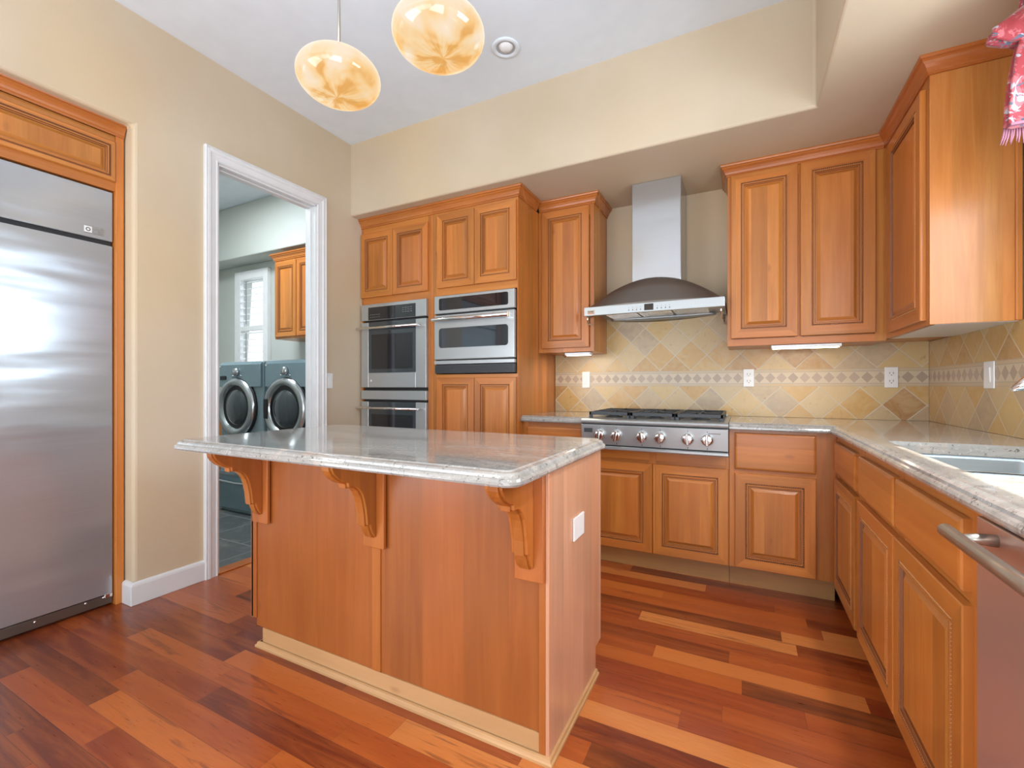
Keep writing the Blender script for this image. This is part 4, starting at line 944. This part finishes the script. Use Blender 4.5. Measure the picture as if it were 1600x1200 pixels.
CP = [(1.236, 0.874), (1.036, 0.874), (1.039, 0.856), (1.048, 0.840), (1.064, 0.824), (1.084, 0.811), (1.106, 0.803), (1.108, 0.786), (1.128, 0.786), (1.145, 0.780), (1.161, 0.766), (1.174, 0.745), (1.182, 0.720), (1.190, 0.680), (1.195, 0.634), (1.208, 0.634), (1.212, 0.618), (1.220, 0.600), (1.229, 0.586), (1.236, 0.580)]
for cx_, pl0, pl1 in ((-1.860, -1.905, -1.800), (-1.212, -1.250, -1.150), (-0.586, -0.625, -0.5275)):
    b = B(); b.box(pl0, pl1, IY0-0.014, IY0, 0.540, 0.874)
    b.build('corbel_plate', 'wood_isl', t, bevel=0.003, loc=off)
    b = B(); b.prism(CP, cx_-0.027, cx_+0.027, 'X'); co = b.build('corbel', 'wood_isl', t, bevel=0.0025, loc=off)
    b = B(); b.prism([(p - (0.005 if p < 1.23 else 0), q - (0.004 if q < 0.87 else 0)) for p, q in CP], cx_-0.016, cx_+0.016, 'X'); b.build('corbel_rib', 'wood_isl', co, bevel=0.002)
ip = rounded(-2.045, -0.495, 0.985, 1.835, 0.045, 6)
o = slab('island_countertop', ip, 0.9155)
for p in o.data.polygons: p.use_smooth = False
tag(o, 'rectangular pale granite top with rounded corners on the island', 'countertop')
o2 = wall_plate('island_outlet', 'white cover plate on the right end of the island', (IX1+0.0005, 1.512, 0.640), LEFT, 0.108, 0.078, 'blank', cat='outlet')

# ================================================================== PENDANTS AND DOWNLIGHT
def pendant(x, y, label):
    t = thing('pendant_light', label, 'pendant light', (x, y, ZC), 0, None)
    b = B(); b.lathe([(0.065, 0.0), (0.065, -0.012), (0.045, -0.026), (0.012, -0.032)], (0, 0, 0), 'Z', 28); b.build('ceiling_canopy', 'rod', t)
    b = B(); b.tube([(0, 0, -0.03), (0, 0, -0.47)], 0.0065, 10); b.build('rod', 'rod', t)
    b = B(); b.lathe([(0.030, 0.0), (0.030, -0.03), (0.022, 0.018)][::-1], (0, 0, -0.465), 'Z', 20); b.build('socket_cap', 'rod', t)
    b = B(); A_, C_ = 0.1776, 0.1007; prof = []
    for k in range(25):
        th = PI*(k+0.35)/25.0 if k else 0.10
        prof.append((A_*math.sin(th), C_*math.cos(th)))
    prof.append((0.010, -C_)); prof.append((0.0035, -C_+0.004))
    b.lathe(prof, (0, 0, 0), 'Z', 64); s_ = b.build('lamp_shade', 'shade', t, loc=(0, 0, 2.491-ZC)); s_['label'] = 'amber swirled art glass shade'
    s_.rotation_euler = (0, 0, x*2.0)
pendant(-1.590, 1.43, 'swirled amber glass pendant, the left and lower one in view over the island')
pendant(-1.050, 1.43, 'swirled amber glass pendant, the right and higher one nearer the ceiling downlight')
t = thing('recessed_downlight', 'round white recessed ceiling downlight with an eyeball insert', 'downlight', (-1.205, 2.277, ZC))
b = B(); b.lathe([(0.078, 0.0), (0.080, -0.004), (0.076, -0.009), (0.058, -0.010), (0.054, -0.003)], (0,0,0), 'Z', 36, caps=False); b.build('trim_ring', 'ceil', t)
b = B(); b.lathe([(0.055, -0.002), (0.001, -0.002)], (0,0,0), 'Z', 30, caps=False); b.build('well', 'well', t)
b = B(); b.lathe([(0.001, -0.022), (0.020, -0.021), (0.034, -0.012), (0.040, -0.003)], (0.004,-0.006,0), 'Z', 28, caps=False); b.build('eyeball', 'plate', t)

for yy in (1.30, 0.45):  # out-of-view fixtures added to carry the soffit fill spots
    t = thing('added_soffit_light', 'small unseen fill light added in the low soffit over the right countertop', 'downlight', (0.60, yy, ZS), 0, 'added fill lights over the right countertop')
    b = B(); b.lathe([(0.060, 0.0), (0.061, -0.004), (0.046, -0.006), (0.044, -0.001)], (0,0,0), 'Z', 30, caps=False); b.build('trim_ring', 'plate', t)
    b = B(); b.lathe([(0.044, -0.002), (0.001, -0.002)], (0,0,0), 'Z', 24, caps=False); b.build('lens', 'lens', t)

# ================================================================== SCARF VALANCE
t = thing('scarf_valance', 'pink and red floral fringed scarf draped at the sink window', 'curtain', (0.86, 2.10, 2.30))
off = (-0.86, -2.10, -2.30)
def cloth(name, sec, parent, mat='scarf'):
    b = B(); rings = []
    for (cx_, cy_, z, wx, wy, ph) in sec:
        ring = []
        for k in range(72):
            a = 2*PI*k/72; rr = 1 + 0.13*math.sin(7*a+ph) + 0.07*math.sin(12*a+1.7*ph+1)
            ring.append((cx_+wx*rr*math.cos(a), cy_+wy*rr*math.sin(a), z))
        rings.append(ring)
    b.loft(rings, 0); return b.build(name, mat, parent, loc=off)
cloth('hanging_tail', [(0.868,2.10,1.985,0.085,0.022,0.2), (0.868,2.10,2.06,0.083,0.024,0.3), (0.870,2.10,2.14,0.078,0.026,0.5), (0.873,2.10,2.22,0.070,0.030,0.8), (0.875,2.10,2.28,0.060,0.034,1.1), (0.876,2.10,2.31,0.05,0.03,1.3)], t)
cloth('knot', [(0.87,2.10,2.262,0.03,0.02,0), (0.855,2.10,2.272,0.075,0.04,0.4), (0.845,2.095,2.292,0.105,0.05,0.8), (0.850,2.09,2.318,0.105,0.055,1.3), (0.870,2.09,2.345,0.082,0.055,1.8), (0.880,2.09,2.37,0.062,0.05,2.2)], t)
cloth('swag', [(0.88,2.09,2.35,0.055,0.045,0), (0.885,2.085,2.38,0.070,0.05,0.5), (0.885,2.08,2.42,0.068,0.055,1.2), (0.890,2.07,2.455,0.060,0.055,2.0), (0.895,2.06,2.48,0.04,0.04,2.6)], t)
b = B()
for i in range(30):
    a = i/29; x = 0.868 - 0.088 + 0.176*a; dx = random.uniform(-0.012, 0.004)
    b.tube([(x, 2.10, 1.99), (x+dx*0.4, 2.098, 1.962), (x+dx, 2.099, 1.932+random.uniform(0, 0.012))], [0.0032, 0.0030, 0.0012], 6)
b.build('fringe', 'fringe', t, loc=off)
b = B(); b.box(0.785, 0.950, 2.072, 2.128, 1.988, 1.998); b.build('woven_border', 'fringe', t, loc=off, bevel=0.002)
t = thing('curtain_rod', 'brushed metal curtain rod carrying the floral scarf', 'curtain rod', (0.90, 1.55, 2.36))
b = B(); b.tube([(0, 0.62, 0), (0, -0.62, 0)], 0.010, 12); b.build('rod', 'rod', t)
b = B(); b.tube([(0, 0.58, 0), (0.068, 0.58, 0)], 0.007, 8); b.build('bracket', 'rod', t)
b = B(); b.tube([(0, -0.58, 0), (0.068, -0.58, 0)], 0.007, 8); b.build('bracket', 'rod', t)
